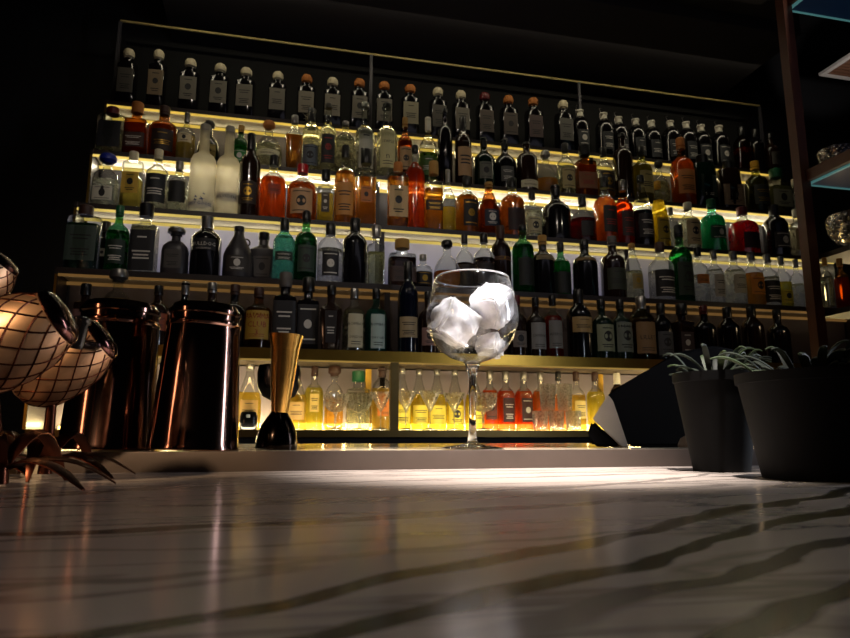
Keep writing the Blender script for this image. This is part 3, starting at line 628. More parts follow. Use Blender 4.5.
R5 = [
 (84, 18, 284, 'Q', 'n', None, 0, ('6a4a44', .34, .56, .8, 'k'), 'k', 'dark bottle behind the copper cups', 0, None),
 (117, 26, 270, 'D', 'c', '8a7444', .6, ('b8a070', .30, .52, .9, 'k'), 's', 'clear bottle with tall crystal neck', 0, None),
 (157, 22, 286, 'W', 'n', None, 0, ('9a4a28', .24, .52, 1, 'k'), 'k', 'dark bottle with rust-orange label', 0, None),
 (184, 24, 282, 'R', 'k', None, 0, None, 's', 'black bottle behind the big tin', 0, None),
 (211, 24, 283, 'W', 'n', None, 0, None, 's', 'ring-necked dark bottle behind tin', 0, None),
 (234, 24, 285, 'W', 'k', None, 0, ('17151a', .14, .5, .8, 'k'), 'n', 'rounded dark bottle, smooth neck', 0, None),
 (258, 25, 288, 'W', 'a', '9a7a3c', .66, ('b08a30', .14, .60, .95, 'r'), 'n', 'rum bottle with mustard yellow label', 0, 'HAVANA/CLUB/3'),
 (285, 23, 273, 'Q', 'k', None, 0, ('18171b', .10, .62, .8, 'w'), 'q', 'square black bottle, vertical markings', 0, None),
 (308, 22, 278, 'Q', 'k', None, 0, ('1b191d', .10, .62, .8, 'w'), 'k', 'ribbed square black bottle', 0, None),
 (331, 22, 286, 'X', 'n', None, 0, ('1c1516', .12, .6, .5, 'w'), 'k', 'carved dark bottle, red base', 0, None),
 (354, 21, 289, 'W', 'c', 'b0a878', .66, ('c4bc9c', .06, .58, .7, 'k'), 's', 'gin bottle with tall cream label', 0, 'BOMBAY/LONDON'),
 (376, 20, 289, 'W', 't', '7aa8a4', .66, ('a8bcb4', .06, .58, .7, 'k'), 'k', 'pale blue gin bottle, white label', 0, 'BOMBAY/DRY GIN'),
 (408, 19, 262, 'B', 'b', None, 0, ('a89470', .16, .38, 1, 'k'), 'k', 'blue-black wine bottle, cream label', 0, None),
 (428, 18, 292, 'W', 'n', None, 0, ('8a6a62', .12, .40, .9, 'k'), 'k', 'dark bottle with dusty pink label', 0, None),
 (452, 20, 296, 'W', 'n', None, 0, ('3a1c1c', .12, .5, .9, 'k'), 'k', 'dark bottle behind glass bowl', 0, None),
 (474, 20, 294, 'W', 'k', None, 0, ('2a2624', .12, .5, .9, 'k'), 'k', 'black bottle behind ice cubes', 0, None),
 (497, 20, 298, 'W', 'n', None, 0, ('4a2a24', .12, .5, .9, 'k'), 'm', 'dark bottle behind glass rim', 0, None),
 (517, 18, 296, 'W', 'n', None, 0, ('7a7068', .14, .4, .8, 'k'), 'm', 'brown bottle beside glass', 0, None),
 (536, 18, 298, 'W', 'n', None, 0, ('8c8a86', .12, .56, .9, 'k'), 'k', 'dark bitters with white block letters', 0, 'CAMPARI'),
 (553, 18, 296, 'W', 'c', 'c0200f', .66, ('7a7670', .14, .58, .8, 'k'), 'k', 'dark red aperitif, slanted name label', 0, 'APEROL'),
 (579, 23, 290, 'B', 'k', None, 0, ('a88a58', .36, .58, 1, 'k'), 'k', 'black bottle, buff high label', 0, None),
 (602, 21, 300, 'W', 'd', None, 0, ('8f9478', .12, .56, 1, 'k'), 'k', 'dark green bottle, pale green label', 0, None),
 (621, 20, 300, 'W', 'd', None, 0, ('6e7468', .12, .60, 1, 'k'), 'k', 'dark bottle with blue-grey label', 0, None),
 (642, 23, 297, 'B', 'o', '8a5a30', .66, ('8a6a44', .10, .58, .95, 'k'), 's', 'tan labelled aperitif bottle', 0, 'LILLET'),
 (662, 19, 304, 'B', 'k', None, 0, ('4a4a4c', .10, .5, .9, 'k'), 'k', 'black bottle with dim grey label', 0, None),
 (683, 20, 304, 'Q', 'n', None, 0, ('3a2a2a', .10, .5, .6, 'w'), 'k', 'square dark brown bottle', 0, None),
 (705, 20, 306, 'W', 'k', None, 0, None, 'm', 'black bottle with reddish glint', 0, None),
 (729, 20, 308, 'B', 'k', None, 0, None, 'k', 'unlit black bottle', 0, None),
 (753, 20, 306, 'B', 'n', None, 0, None, 'k', 'unlit brown bottle', 0, None),
 (779, 20, 310, 'W', 'k', None, 0, None, 'k', 'unlit bottle next to wooden post', 0, None)]
R6 = [
 (106, 24, 372, 'C', 'c', 'e0bc40', .60, None, 's', 'yellow-lit bottle behind the tins', .02, None),
 (152, 22, 372, 'C', 'c', 'e8cc60', .62, None, 's', 'yellow-lit bottle between the tins', .02, None),
 (249, 24, 364, 'C', 'c', 'e2bc4c', .56, ('c8a05a', .16, .44, .8, 'k'), 's', 'cone-shouldered yellow bottle', .06, None),
 (296, 22, 368, 'C', 'c', 'e2bc4c', .56, ('c8a05a', .16, .44, .8, 'k'), 's', 'yellow bottle behind the jigger', .08, None),
 (312, 23, 364, 'W', 'c', 'ecc850', .66, ('d8b860', .28, .56, .5, 'k'), 'n', 'round-shouldered yellow bottle, square label', .05, None),
 (334, 20, 364, 'D', 'c', 'e0a848', .5, None, 'n', 'decanter with large round brown stopper', .10, None),
 (358, 25, 371, 'Q', 'c', 'e4cc80', .62, None, 'G', 'wide clear bottle with green cap', .10, None),
 (382, 21, 366, 'S', 'c', 'e0b860', .66, ('d07a2c', .22, .56, .7, 'k'), 'n', 'clear bottle, orange figure label', .05, 'n'),
 (402, 18, 368, 'C', 'c', 'f0c030', .58, ('f0d84c', .10, .40, 1, 'k'), 's', 'yellow bottle right of brass post', .09, None),
 (419, 18, 369, 'C', 'c', 'f0c030', .58, ('f0d84c', .10, .40, 1, 'k'), 's', 'yellow bottle behind martini glasses', .09, None),
 (437, 18, 369, 'C', 'c', 'f0c030', .58, ('f0d84c', .10, .40, 1, 'k'), 's', 'third of five matching yellow bottles', .09, None),
 (455, 18, 370, 'C', 'c', 'f0c030', .58, ('f0d84c', .10, .40, 1, 'k'), 's', 'fourth of five matching yellow bottles', .09, None),
 (474, 18, 370, 'C', 'c', 'f0c030', .58, ('f0d84c', .10, .40, 1, 'k'), 's', 'yellow bottle behind the glass stem', .09, None),
 (490, 17, 370, 'W', 'c', 'd8501c', .66, ('5a2a1a', .18, .56, .7, 'k'), 's', 'red-orange bottle beside glass stem', .07, None),
 (506, 18, 370, 'W', 'c', 'd8441c', .66, ('3c1c18', .14, .54, .7, 'w'), 's', 'red-orange bottle with black label', .05, None),
 (524, 18, 370, 'W', 'c', 'd8441c', .66, ('3c1c18', .14, .54, .7, 'w'), 's', 'second black-labelled red-orange bottle', .05, None),
 (541, 17, 371, 'W', 'c', 'c85a24', .66, None, 's', 'red-orange bottle behind tumblers', .09, None),
 (559, 16, 371, 'W', 'c', 'c87a34', .60, None, 'k', 'amber bottle behind tumblers', .10, None),
 (577, 17, 372, 'W', 'c', 'e4b848', .60, ('d8c070', .2, .5, .8, 'k'), 'n', 'yellow bottle, brown stopper', .08, None),
 (596, 18, 372, 'W', 'c', 'ecc850', .66, None, 'n', 'bright yellow bottle, no label', .05, None),
 (618, 16, 371, 'B', 'n', None, 0, ('c8c0b0', .86, .94, 1.3, 'k'), 'w', 'dark bottle, red and white cap', .05, None)]
allb = {}
for k, row in ((1, R1), (2, R2), (3, R3), (4, R4), (5, R5), (6, R6)):
    for i, (x, wd, yt, shp, gl, lq, fl, lab, cp, ds, dy, tx) in enumerate(row):
        place = '%s from the left' % ORD[i + 1]
        L_ = '%s, %s shelf, %s' % (ds, SN[k], place)
        grp = None
        if k == 1 and shp == 'T': grp = 'knob-topped square bottles on the top shelf'
        elif k == 1 and shp == 'S': grp = 'swing-top bottles on the top shelf'
        elif k == 6 and 398 < x < 480: grp = 'matching yellow bottles on the bottom shelf'
        elif k == 6 and 485 < x < 545: grp = 'red-orange bottles on the bottom shelf'
        else: grp = 'bottles on the %s shelf' % SN[k]
        allb[(k, x)] = bottle(k, x, wd, yt, shp, gl, lq, fl, lab, cp, L_, grp, dy, tx)
# special features of single bottles
jug = allb[(4, 238)]
bm = bmesh.new(); tube(bm, [(.03 + .016 * math.cos(a), 0, .165 + .016 * math.sin(a)) for a in [2 * PI * i / 16 for i in range(17)]], .0035, 6); obj('ring_handle', bm, GL['s'](), jug)
plume = allb[(2, 311)]
pl = bmesh.new()
random.seed(3)
for i in range(70):
    a = random.uniform(0, 2 * PI); s = random.uniform(.2, 1); d = Vector((math.cos(a) * .4 - .25, -.15 + .2 * math.sin(a), .7 + .3 * random.random())).normalized()
    p0 = Vector((0, 0, .285)); tube(pl, [p0, p0 + d * .035 * s + Vector((0, 0, .01)), p0 + d * .07 * s + Vector((random.uniform(-.02, .02), 0, random.uniform(-.01, .015)))], .0016, 4, .0004)
obj('feather_plume', pl, pbr('plume', 'c9bd9a', .8), plume)
# fluted dark red cap ring on the last bottom-shelf bottle
t = allb[(6, 618)]
# ------------------------------------------------------------------ glassware on the lit bottom shelf
CRY = thin_glass('crystal', (1, 1, .98), .8, .7, .9, .25)
nt = CRY.node_tree; out = [n for n in nt.nodes if n.type == 'OUTPUT_MATERIAL'][0]; src = out.inputs[0].links[0].from_socket
tl = nt.nodes.new('ShaderNodeBsdfTranslucent'); tl.inputs[0].default_value = (1, .98, .92, 1)
tc = nt.nodes.new('ShaderNodeTexCoord'); vo = nt.nodes.new('ShaderNodeTexVoronoi'); vo.inputs['Scale'].default_value = 160; nt.links.new(tc.outputs['Object'], vo.inputs['Vector'])
mr = nt.nodes.new('ShaderNodeMapRange'); mr.inputs[1].default_value = .1; mr.inputs[2].default_value = .6; mr.inputs[3].default_value = .03; mr.inputs[4].default_value = .34; nt.links.new(vo.outputs['Distance'], mr.inputs[0])
ms = nt.nodes.new('ShaderNodeMixShader'); nt.links.new(mr.outputs[0], ms.inputs[0]); nt.links.new(src, ms.inputs[1]); nt.links.new(tl.outputs[0], ms.inputs[2]); nt.links.new(ms.outputs[0], out.inputs[0])
def fluted(bm, prof, seg=32, amp=.05, cap0=True, cap1=False):
    rings = []
    for q in prof:
        r, z = q[0], q[1]; am = q[2] if len(q) > 2 else amp
        rings.append([bm.verts.new((r * (1 + am * (1 if i % 2 else -1)) * math.cos(2 * PI * i / seg), r * (1 + am * (1 if i % 2 else -1)) * math.sin(2 * PI * i / seg), z)) for i in range(seg)])
    for a, b in zip(rings, rings[1:]):
        for i in range(seg): bm.faces.new((a[i], a[(i + 1) % seg], b[(i + 1) % seg], b[i]))
    if cap0: bm.faces.new(rings[0][::-1])
def coupe(x, w, yt, Y, label, kind='coupe'):
    p = at(x, yt, Y); R = span(p, w) / 2; z0 = top(6) + .0006; H = p.z - z0
    t = thing('coupe_glass' if kind == 'coupe' else 'martini_glass', label, 'cocktail glass', (p.x, Y, z0), 'cocktail glasses on the bottom shelf')
    bm = bmesh.new()
    if kind == 'coupe':
        fluted(bm, [(R * .30, H * .50), (R * .60, H * .55), (R * .88, H * .68), (R, H * .86), (R * 1.0, H)], 36, .05)
    else:
        fluted(bm, [(R * .06, H * .46), (R * .5, H * .70), (R, H)], 32, .0)
    obj('bowl', bm, CRY, t)
    bm = bmesh.new()
    lathe(bm, [(R * .14, H * .05), (R * .09, H * .12), (R * .09, H * .40), (R * .2, H * .46), (R * .12, H * .50)] if kind == 'coupe' else [(R * .10, H * .04), (R * .055, H * .12), (R * .055, H * .46)], 12); obj('stem', bm, CRY, t)
    bm = bmesh.new(); fluted(bm, [(R * .66, 0), (R * .66, H * .02), (R * .2, H * .06)], 36, .04); obj('foot', bm, CRY, t)
for a in ((336, 24, 394, 2.66, 'cut crystal coupe left of the orange-figure bottle'), (360, 24, 394, 2.70, 'cut crystal coupe before the green-capped bottle')): coupe(*a)
for a in ((381, 22.5, 392, 2.668, 'wide martini glass just left of the brass post'), (406, 22.5, 391, 2.668, 'martini glass right of the brass post'), (430, 22.5, 391, 2.668, 'martini glass in front of yellow bottles'), (454, 22.5, 393, 2.668, 'martini glass left of the big stem')): coupe(*a, 'martini')
coupe(483, 27, 393, 2.66, 'crystal coupe right of the big stem')
def tumbler(x, w, yt, yb, Y, label):
    p = at(x, yt, Y); q = at(x, yb, Y); R = span(p, w) / 2; H = p.z - q.z
    t = thing('tumbler', label, 'tumbler', (p.x, Y, q.z), 'ribbed tumblers on the bottom shelf')
    bm = bmesh.new(); fluted(bm, [(R * .82, 0), (R * .86, H * .08), (R, H * .96, .02), (R, H, 0), (R * .93, H, 0), (R * .80, H * .12, .0)], 40, .05)
    obj('tumbler_body', bm, CRY, t)
zf = 436 - (top(6)) * 0
pz = lambda Y: 436 - top(6) / Y * 660 - .2
for x, s in ((540, 'leftmost'), (556, 'middle'), (573, 'rightmost')): tumbler(x, 15.5, 411, pz(2.64), 2.64, 'ribbed tumbler, %s of the lower three' % s)
tumbler(547, 15.5, 384, 410.4, 2.64, 'ribbed tumbler, left of the upper pair'); tumbler(564, 15.5, 384, 410.4, 2.64, 'ribbed tumbler, right of the upper pair')
# small black box in front of the first yellow bottle
p = at(249, 410, 2.62)
bx = thing('black_box', 'small black rounded box with white square on the lit shelf', 'box', (p.x, 2.63, top(6) + .0006))
bm = bmesh.new(); lathe(bm, [(.034, 0), (.036, .01), (.036, .05), (.030, .066), (.012, .074)], 24, 4); obj('box_body', bm, BLACKG, bx)
boxo('white_square', (-.008, .006, -.0375, -.0325, .045, .056), pbr('white_paint', 'e8e6e0', .5), bx)

# ------------------------------------------------------------------ balloon glass with ice
GY = .775
gp = at(472.5, 447, GY); gz = LED + .0002
PXM = gp.dot(FW) / FPX
def zpx(y, Y=GY): return at(472.5, y, Y).z - gz
WG = thin_glass('wine_glass', (.985, .985, .99), .5, .8, .4)
t = thing('balloon_glass', 'clear stemmed balloon glass filled with ice on the steel ledge', 'glass', (gp.x, GY, gz), rot=(0, math.radians(.6), 0))
zr, zb_, zm = zpx(279), zpx(362), zpx(322)
bw = [(.007, zb_ - .004), (.012, zb_), (.027, zb_ + .005), (.041, zb_ + .015), (.051, zb_ + .029), (.0565, zm - .004), (.0575, zm + .006), (.0565, zm + .018), (.053, zm + .032), (.0475, zr - .003), (.0462, zr)]
bm = bmesh.new(); lathe(bm, bw + [(.0452, zr + .0004), (.0452, zr - .001)] + [(r - .0014, z) for r, z in bw[-2:0:-1]] + [(.0, zb_ + .0015)], 64, cap0=False, cap1=False); bo = obj('bowl', bm, WG, t, ang=60)
rm = bmesh.new(); lathe(rm, [(.0452, zr - .0006), (.0466, zr - .0006), (.0468, zr + .0004), (.0460, zr + .0012), (.0451, zr + .0005)], 64, cap0=False, cap1=False); obj('rim', rm, pbr('rim_glass', 'd0d0d0', .15, .5), t)
SG = bpy.data.materials.new('stem_glass'); SG.use_nodes = True
pb = SG.node_tree.nodes['Principled BSDF']; pb.inputs['Transmission Weight'].default_value = 1; pb.inputs['Roughness'].default_value = .02; pb.inputs['IOR'].default_value = 1.5; pb.inputs['Base Color'].default_value = (.97, .97, 1, 1)
bm = bmesh.new(); lathe(bm, [(.0065, .007), (.0048, .018), (.0042, .035), (.0040, zb_ * .6), (.0046, zb_ * .8), (.0062, zb_ - .012), (.0085, zb_ - .006), (.0095, zb_ - .002), (.006, zb_ + .0005)], 24); obj('stem', bm, SG, t, ang=80)
bm = bmesh.new(); lathe(bm, [(.0385, 0), (.039, .0012), (.034, .0026), (.018, .0044), (.009, .0066), (.006, .009)], 64); obj('foot', bm, SG, t, ang=80)
def ice_mat():
    m, nt, out = newmat('ice'); N = nt.nodes.new; L = nt.links.new
    p = N('ShaderNodeBsdfPrincipled'); p.inputs['Base Color'].default_value = (.92, .92, .97, 1); p.inputs['Roughness'].default_value = .22; p.inputs['IOR'].default_value = 1.31
    p.inputs['Transmission Weight'].default_value = .25; p.inputs['Subsurface Weight'].default_value = .6; p.inputs['Subsurface Radius'].default_value = (.012, .012, .013); p.inputs['Subsurface Scale'].default_value = 1
    tc = N('ShaderNodeTexCoord'); n1 = N('ShaderNodeTexNoise'); n1.inputs['Scale'].default_value = 70; n1.inputs['Detail'].default_value = 6; L(tc.outputs['Object'], n1.inputs['Vector'])
    n2 = N('ShaderNodeTexVoronoi'); n2.inputs['Scale'].default_value = 90; L(tc.outputs['Object'], n2.inputs['Vector'])
    ad = N('ShaderNodeMath'); ad.operation = 'ADD'; L(n1.outputs['Fac'], ad.inputs[0]); L(n2.outputs['Distance'], ad.inputs[1])
    b = N('ShaderNodeBump'); b.inputs['Strength'].default_value = .5; b.inputs['Distance'].default_value = .002; L(ad.outputs[0], b.inputs['Height']); L(b.outputs[0], p.inputs['Normal'])
    n3 = N('ShaderNodeTexNoise'); n3.inputs['Scale'].default_value = 38; n3.inputs['Detail'].default_value = 3; L(tc.outputs['Object'], n3.inputs['Vector'])
    mr = N('ShaderNodeMapRange'); mr.inputs[1].default_value = .4; mr.inputs[2].default_value = .65; mr.inputs[3].default_value = .05; mr.inputs[4].default_value = .55; L(n3.outputs['Fac'], mr.inputs[0]); L(mr.outputs[0], p.inputs['Transmission Weight'])
    L(p.outputs[0], out.inputs[0]); return m
ICE = ice_mat()
def ice(x, y, Y, size, rot, label, sd):
    rnd = random.Random(sd); p = at(x, y, Y); bm = bmesh.new()
    sx, sy, sz = size
    box(bm, -sx, sx, -sy, sy, -sz, sz)
    bmesh.ops.bevel(bm, geom=bm.edges[:], offset=.003, segments=2, affect='EDGES')
    bmesh.ops.subdivide_edges(bm, edges=[e for e in bm.edges if e.calc_length() > .008], cuts=7, use_grid_fill=True)
    from mathutils import noise
    for v in bm.verts:
        n = noise.noise_vector(v.co * 55 + Vector((sd, 0, 0))); n2_ = noise.noise_vector(v.co * 150 + Vector((0, sd, 0)))
        v.co += n * .0045 + n2_ * .0016 + noise.noise_vector(v.co * 420) * .0007
    o = obj('ice_cube', bm, ICE); o.location = p; o.rotation_euler = rot
    tag(o, label, 'ice cube', 'ice cubes in the balloon glass'); return o
ice(454, 323, GY - .003, (.0235, .021, .0235), (.25, .42, .30), 'large cloudy ice cube leaning on left side of glass', 2)
ice(491, 306, GY - .002, (.0225, .021, .0215), (.35, -.55, .65), 'clear-cloudy ice cube standing highest at the right', 5)
ice(490, 345, GY + .004, (.016, .015, .012), (.1, .15, .8), 'smaller ice cube lying at bottom of the bowl', 9)

# ------------------------------------------------------------------ bar tools on the ledge
TIN = pbr('dark_tin', '8a6a60', .10, 1, noise=.15, scale=12); 
def tin(x, yt, yb, wt, wb, Y, label, tilt=0):
    p = at(x, yb, Y); s = p.dot(FW) / FPX; H = at(x, yt, Y).z - (LED + .0003)
    t = thing('mixing_tin', label, 'shaker tin', (p.x, Y, LED + .0003), 'metal mixing tins upside down on the ledge', (0, tilt, 0))
    a, b = wb * s / 2, wt * s / 2
    bm = bmesh.new(); lathe(bm, [(a * .98, 0), (a, .001), (a, .004), (a * .985, .006), (a + (b - a) * .5, H * .46), (b * 1.03, H * .84)], 48, cap1=False); obj('tin_body', bm, TIN, t)
    bm = bmesh.new(); lathe(bm, [(b * 1.03, H * .84), (b * 1.06, H * .85), (b * 1.06, H * .87), (b * 1.0, H * .885), (b * 1.0, H * .92), (b * 1.04, H * .93), (b * 1.04, H * .955), (b * .98, H * .97), (b * .9, H * 1.0), (b * .8, H)], 48, cap0=False); obj('ribbed_base', bm, TIN, t)
tin(193, 306, 449, 70, 88, .79, 'nearer dark copper-toned tin with bright streak, left of jigger', .03)
tin(107, 304, 449, 74, 90, .85, 'dark tin half hidden behind the copper cups', .02)
p = at(276, 449, .815); s = p.dot(FW) / FPX
t = thing('jigger', 'slim gold and black jigger with flared top and bell foot', 'jigger', (p.x, .815, LED + .0003), rot=(0, math.radians(3.2), 0))
H = at(276, 335, .815).z - LED
JM = pbr('jigger_metal', 'c89c50', .26, 1, noise=.1); JD = pbr('jigger_dark', '2a2320', .14, 1, noise=.1)
bm = bmesh.new(); lathe(bm, [(20.5 * s, 0), (21 * s, .002), (20 * s, .012), (17 * s, .026), (12 * s, .036), (8.2 * s, .043)], 40, cap1=False); obj('bell_foot', bm, JD, t)
bm = bmesh.new(); lathe(bm, [(8.2 * s, .043), (9.0 * s, .05), (12 * s, H * .6), (14.5 * s, H * .88), (17.5 * s, H), (16.8 * s, H), (10 * s, H * .62), (4 * s, .055)], 40, cap0=False); obj('measuring_cup', bm, JM, t)
p = at(279, 380, .93); s = p.dot(FW) / FPX
t = thing('dark_goblet', 'small dark goblet standing behind the jigger', 'goblet', (p.x, .93, LED + .0003))
z1 = at(279, 401, .93).z - LED; z2 = at(279, 366, .93).z - LED
bm = bmesh.new(); lathe(bm, [(.006, z1 - .002), (16 * s, z1 + .006), (21 * s, z1 + .02), (21.5 * s, z2 - .01), (20 * s, z2), (19 * s, z2), (20 * s, z1 + .02)], 36, cap1=False); obj('cup', bm, BLACKG, t)
bm = bmesh.new(); lathe(bm, [(20 * s, 0), (20 * s, .004), (8 * s, .01), (4 * s, .02), (4 * s, z1)], 32); obj('stem', bm, BLACKG, t)

# copper cups with a diamond lattice, standing on splayed copper leaves
COP = pbr('copper', 'e2b48c', .45, 1, noise=.12, scale=30); COPS = pbr('copper_wire', '5a3224', .3, 1, noise=.1); 
def leaf_blade(bm, p0, d, L, w, drop):
    """a curved tapering metal leaf with thickness"""
    side = Vector((-d.y, d.x, 0)).normalized(); n = 8; A = []; B = []
    for i in range(n + 1):
        u = i / n; c = p0 + d * L * u + Vector((0, 0, drop(u))); ww = w * math.sin(PI * min(1, .12 + u * .86)) ** .8 + .0004
        A.append([bm.verts.new(c + side * ww * k + Vector((0, 0, -.3 * ww * abs(k) + h))) for k, h in ((-1, 0), (0, 0), (1, 0), (1, .0009), (0, .0012), (-1, .0009))])
    for a, b in zip(A, A[1:]):
        for i in range(6): bm.faces.new((a[i], a[(i + 1) % 6], b[(i + 1) % 6], b[i]))
    bm.faces.new(A[0][::-1]); bm.faces.new(A[-1])
def pineapple(cx, cy, Y, la, lb, ang, label, foot):
    """cx, cy centre in the photo; la, lb half length and half width in px; ang tilt of the long axis from level"""
    c = at(cx, cy, Y); s = c.dot(FW) / FPX; a, b = la * s, lb * s
    t = thing('copper_cup', label, 'copper cup', c, 'diamond-patterned copper cups')
    R = Matrix.Rotation(PI / 2 - ang, 4, 'Y')
    prof = [(0.05, -1), (.42, -.93), (.72, -.78), (.90, -.55), (.99, -.25), (1, .05), (.95, .35), (.84, .6), (.68, .8)]
    bm = bmesh.new(); lathe(bm, [(r * b, z * a) for r, z in prof], 40, cap1=False); bm.transform(R); obj('cup_body', bm, COP, t, ang=70)
    bm = bmesh.new(); lathe(bm, [(.68 * b, .8 * a), (.70 * b, .82 * a), (.66 * b, .92 * a), (.50 * b, 1.0 * a), (.2 * b, 1.04 * a), (0.001, 1.05 * a)], 40, cap0=False, cap1=False); bm.transform(R); obj('polished_end', bm, pbr('dark_copper', '5a3c38', .15, 1), t)
    bm = bmesh.new(); nst = 12
    for sgn in (1, -1):
        for j in range(nst):
            pts = []
            for i in range(22):
                z = -.9 + 1.68 * i / 21; r = rad_at(prof, z); th = 2 * PI * j / nst + sgn * (z + 1) * 1.25
                pts.append((r * b * 1.004 * math.cos(th), r * b * 1.004 * math.sin(th), z * a))
            tube(bm, pts, .0007, 5)
    bm.transform(R); obj('lattice', bm, COPS, t)
    fx, fy_ = foot; f = at(fx, fy_, Y); f.z = MZ
    rel = f - c; axis = (R @ Vector((0, 0, 1)))
    st = c - c; low = Vector((0, 0, -b * .9)) + axis * (-a * .15)
    bm = bmesh.new(); tube(bm, [low, low * .6 + rel * .4, rel + Vector((0, 0, .014)), rel + Vector((0, 0, .003))], .004, 12, .006); obj('stem', bm, COPS, t)
    for i in range(7):
        th = 2 * PI * i / 7 + .35; d = Vector((math.cos(th), math.sin(th), 0)); pk = .012 + .02 * (i % 2)
        bm = bmesh.new(); leaf_blade(bm, rel + Vector((0, 0, .012)), d, .075, .007, lambda u: pk * math.sin(PI * u) - .0115 * u ** 1.5); obj('leaf', bm, COPS, t)
    return t
pineapple(6, 343, .53, 62, 44, math.radians(32), 'largest copper lattice cup, tilted, at the left edge', (2, 455))
second_cup = pineapple(62, 364, .66, 50, 34, math.radians(38), 'smaller copper lattice cup next to the dark tin', (48, 440))
pineapple(-22, 282, .68, 34, 28, math.radians(50), 'orange glinting copper cup cut by the picture edge', (-30, 440))
# black stopper rod on the second cup
p = at(80, 330, .60) - second_cup.location
bm = bmesh.new(); lathe(bm, [(.005, -.016), (.0062, -.012), (.006, .004), (.0075, .006), (.0075, .010), (.003, .012)], 20)
tube(bm, [(0, 0, -.012), (.006, .03, -.012), (.004, .055, -.01)], .004, 8)
k_ = obj('black_stopper', bm, BLACKG, second_cup); k_.location = p; k_.rotation_euler = (.1, .15, 0)

# ------------------------------------------------------------------ dark folded cloth bundle right of the lit shelf
CL = pbr('black_cloth', '060507', .9, noise=.3, spec=.1); CLG = pbr('grey_cloth', 'a39a92', .85, noise=.15, scale=30, bump=.3)
def prism(bm, pts, Y, dep, jit=.0):
    up_ = lambda p: Vector((p.x, p.y, max(p.z, LED + .0006))); f_ = [bm.verts.new(up_(at(x, y, Y))) for x, y in pts]; cx_ = sum(q[0] for q in pts) / len(pts); cy_ = max(q[1] for q in pts); b_ = [bm.verts.new(up_(at(cx_ + (x - cx_) * .72 + dep * 60, cy_ + (y - cy_) * .85, Y + dep))) for x, y in pts]
    n = len(pts); bm.faces.new(f_[::-1]); bm.faces.new(b_)
    for i in range(n): bm.faces.new((f_[i], f_[(i + 1) % n], b_[(i + 1) % n], b_[i]))
t = thing('folded_apron', 'black folded apron heap with one grey lapel beside the pots', 'folded cloth', (0, 0, 0))
def soft(bm, k=1):
    bmesh.ops.bevel(bm, geom=bm.edges[:], offset=.004, segments=3, affect='EDGES')
    return bm
bm = bmesh.new(); prism(bm, [(608, 392), (640, 374), (676, 352), (715, 345), (745, 352), (752, 449), (628, 449), (600, 420)], .86, .16); soft(bm); obj('cloth_heap', bm, CL, t)
bm = bmesh.new(); prism(bm, [(592, 419), (608, 394), (613, 400), (629, 448), (622, 447)], .846, .010)
bmesh.ops.bevel(bm, geom=bm.edges[:], offset=.001, segments=2, affect='EDGES'); obj('grey_lapel', bm, CLG, t)
bm = bmesh.new(); prism(bm, [(592, 420), (622, 448), (594, 449), (586, 436)], .85, .05); soft(bm); obj('dark_fold', bm, CL, t)

# ------------------------------------------------------------------ plant pots
def plant_pot(x, yt, yb, wt, wb, label, group, leaves, sd):
    r = FW * FPX + RT * (x - 425) + UP * (319 - yb); f = r * (MZ / r.z); s = f.dot(FW) / FPX
    a, b = wb * s / 2, wt * s / 2; Y = f.y + a
    H = at(x, yt, Y).z - MZ; X = at(x, yb, Y).x
    t = thing('plant_pot', label, 'potted plant', (X, Y, MZ + .0004), group)
    bm = bmesh.new(); lathe(bm, [(a, 0), (a * 1.01, .002), (b * .985, H * .90), (b * 1.02, H * .905), (b * 1.03, H), (b * .96, H), (b * .92, H * .88)], 44); obj('pot', bm, pbr('pot_black', '030304', .7, noise=.3, spec=.12), t)
    rnd = random.Random(sd)
    bm = bmesh.new()
    for i in range(60):
        th = rnd.uniform(0, 2 * PI); rr = b * .85 * math.sqrt(rnd.random()); 
        v = bmesh.ops.create_icosphere(bm, subdivisions=1, radius=rnd.uniform(.003, .006), matrix=Matrix.Translation((rr * math.cos(th), rr * math.sin(th), H * .92)))
    obj('soil', bm, pbr('soil', '1a1412', .95), t)
    for i in range(leaves):
        th = rnd.uniform(0, 2 * PI); d = Vector((math.cos(th), math.sin(th), 0)); L = rnd.uniform(.022, .045); up = rnd.uniform(.006, .035)
        bm = bmesh.new(); leaf_blade(bm, Vector((0, 0, H * .93)) + d * rnd.uniform(0, b * .7), d, L, rnd.uniform(.0022, .0045), lambda u: up * math.sin(u * PI * .62)); obj('leaf', bm, pbr('leaf_green' if i % 3 else 'leaf_light', '111d0e' if i % 3 else '2c3c1c', .6, noise=.25), t)
    return t
plant_pot(722, 374, 473, 84, 56, 'smaller black plant pot with pale green leaves, left of pair', 'black plant pots on the marble', 34, 4)
plant_pot(825, 374, 484, 162, 124, 'large black plant pot with spiky leaves at the bar end', 'black plant pots on the marble', 46, 8)
p = at(689, 440, .80); bm = bmesh.new(); lathe(bm, [(.012, 0), (.0125, .003), (.009, .012), (.003, .016)], 12); 
for v in bm.verts: v.co.x *= 1.0 + .3 * (v.co.y > 0)
o = obj('crumpled_napkin', bm, CLG); o.location = (p.x, .80, LED + .0005); tag(o, 'crumpled white napkin just left of the small pot', 'napkin')

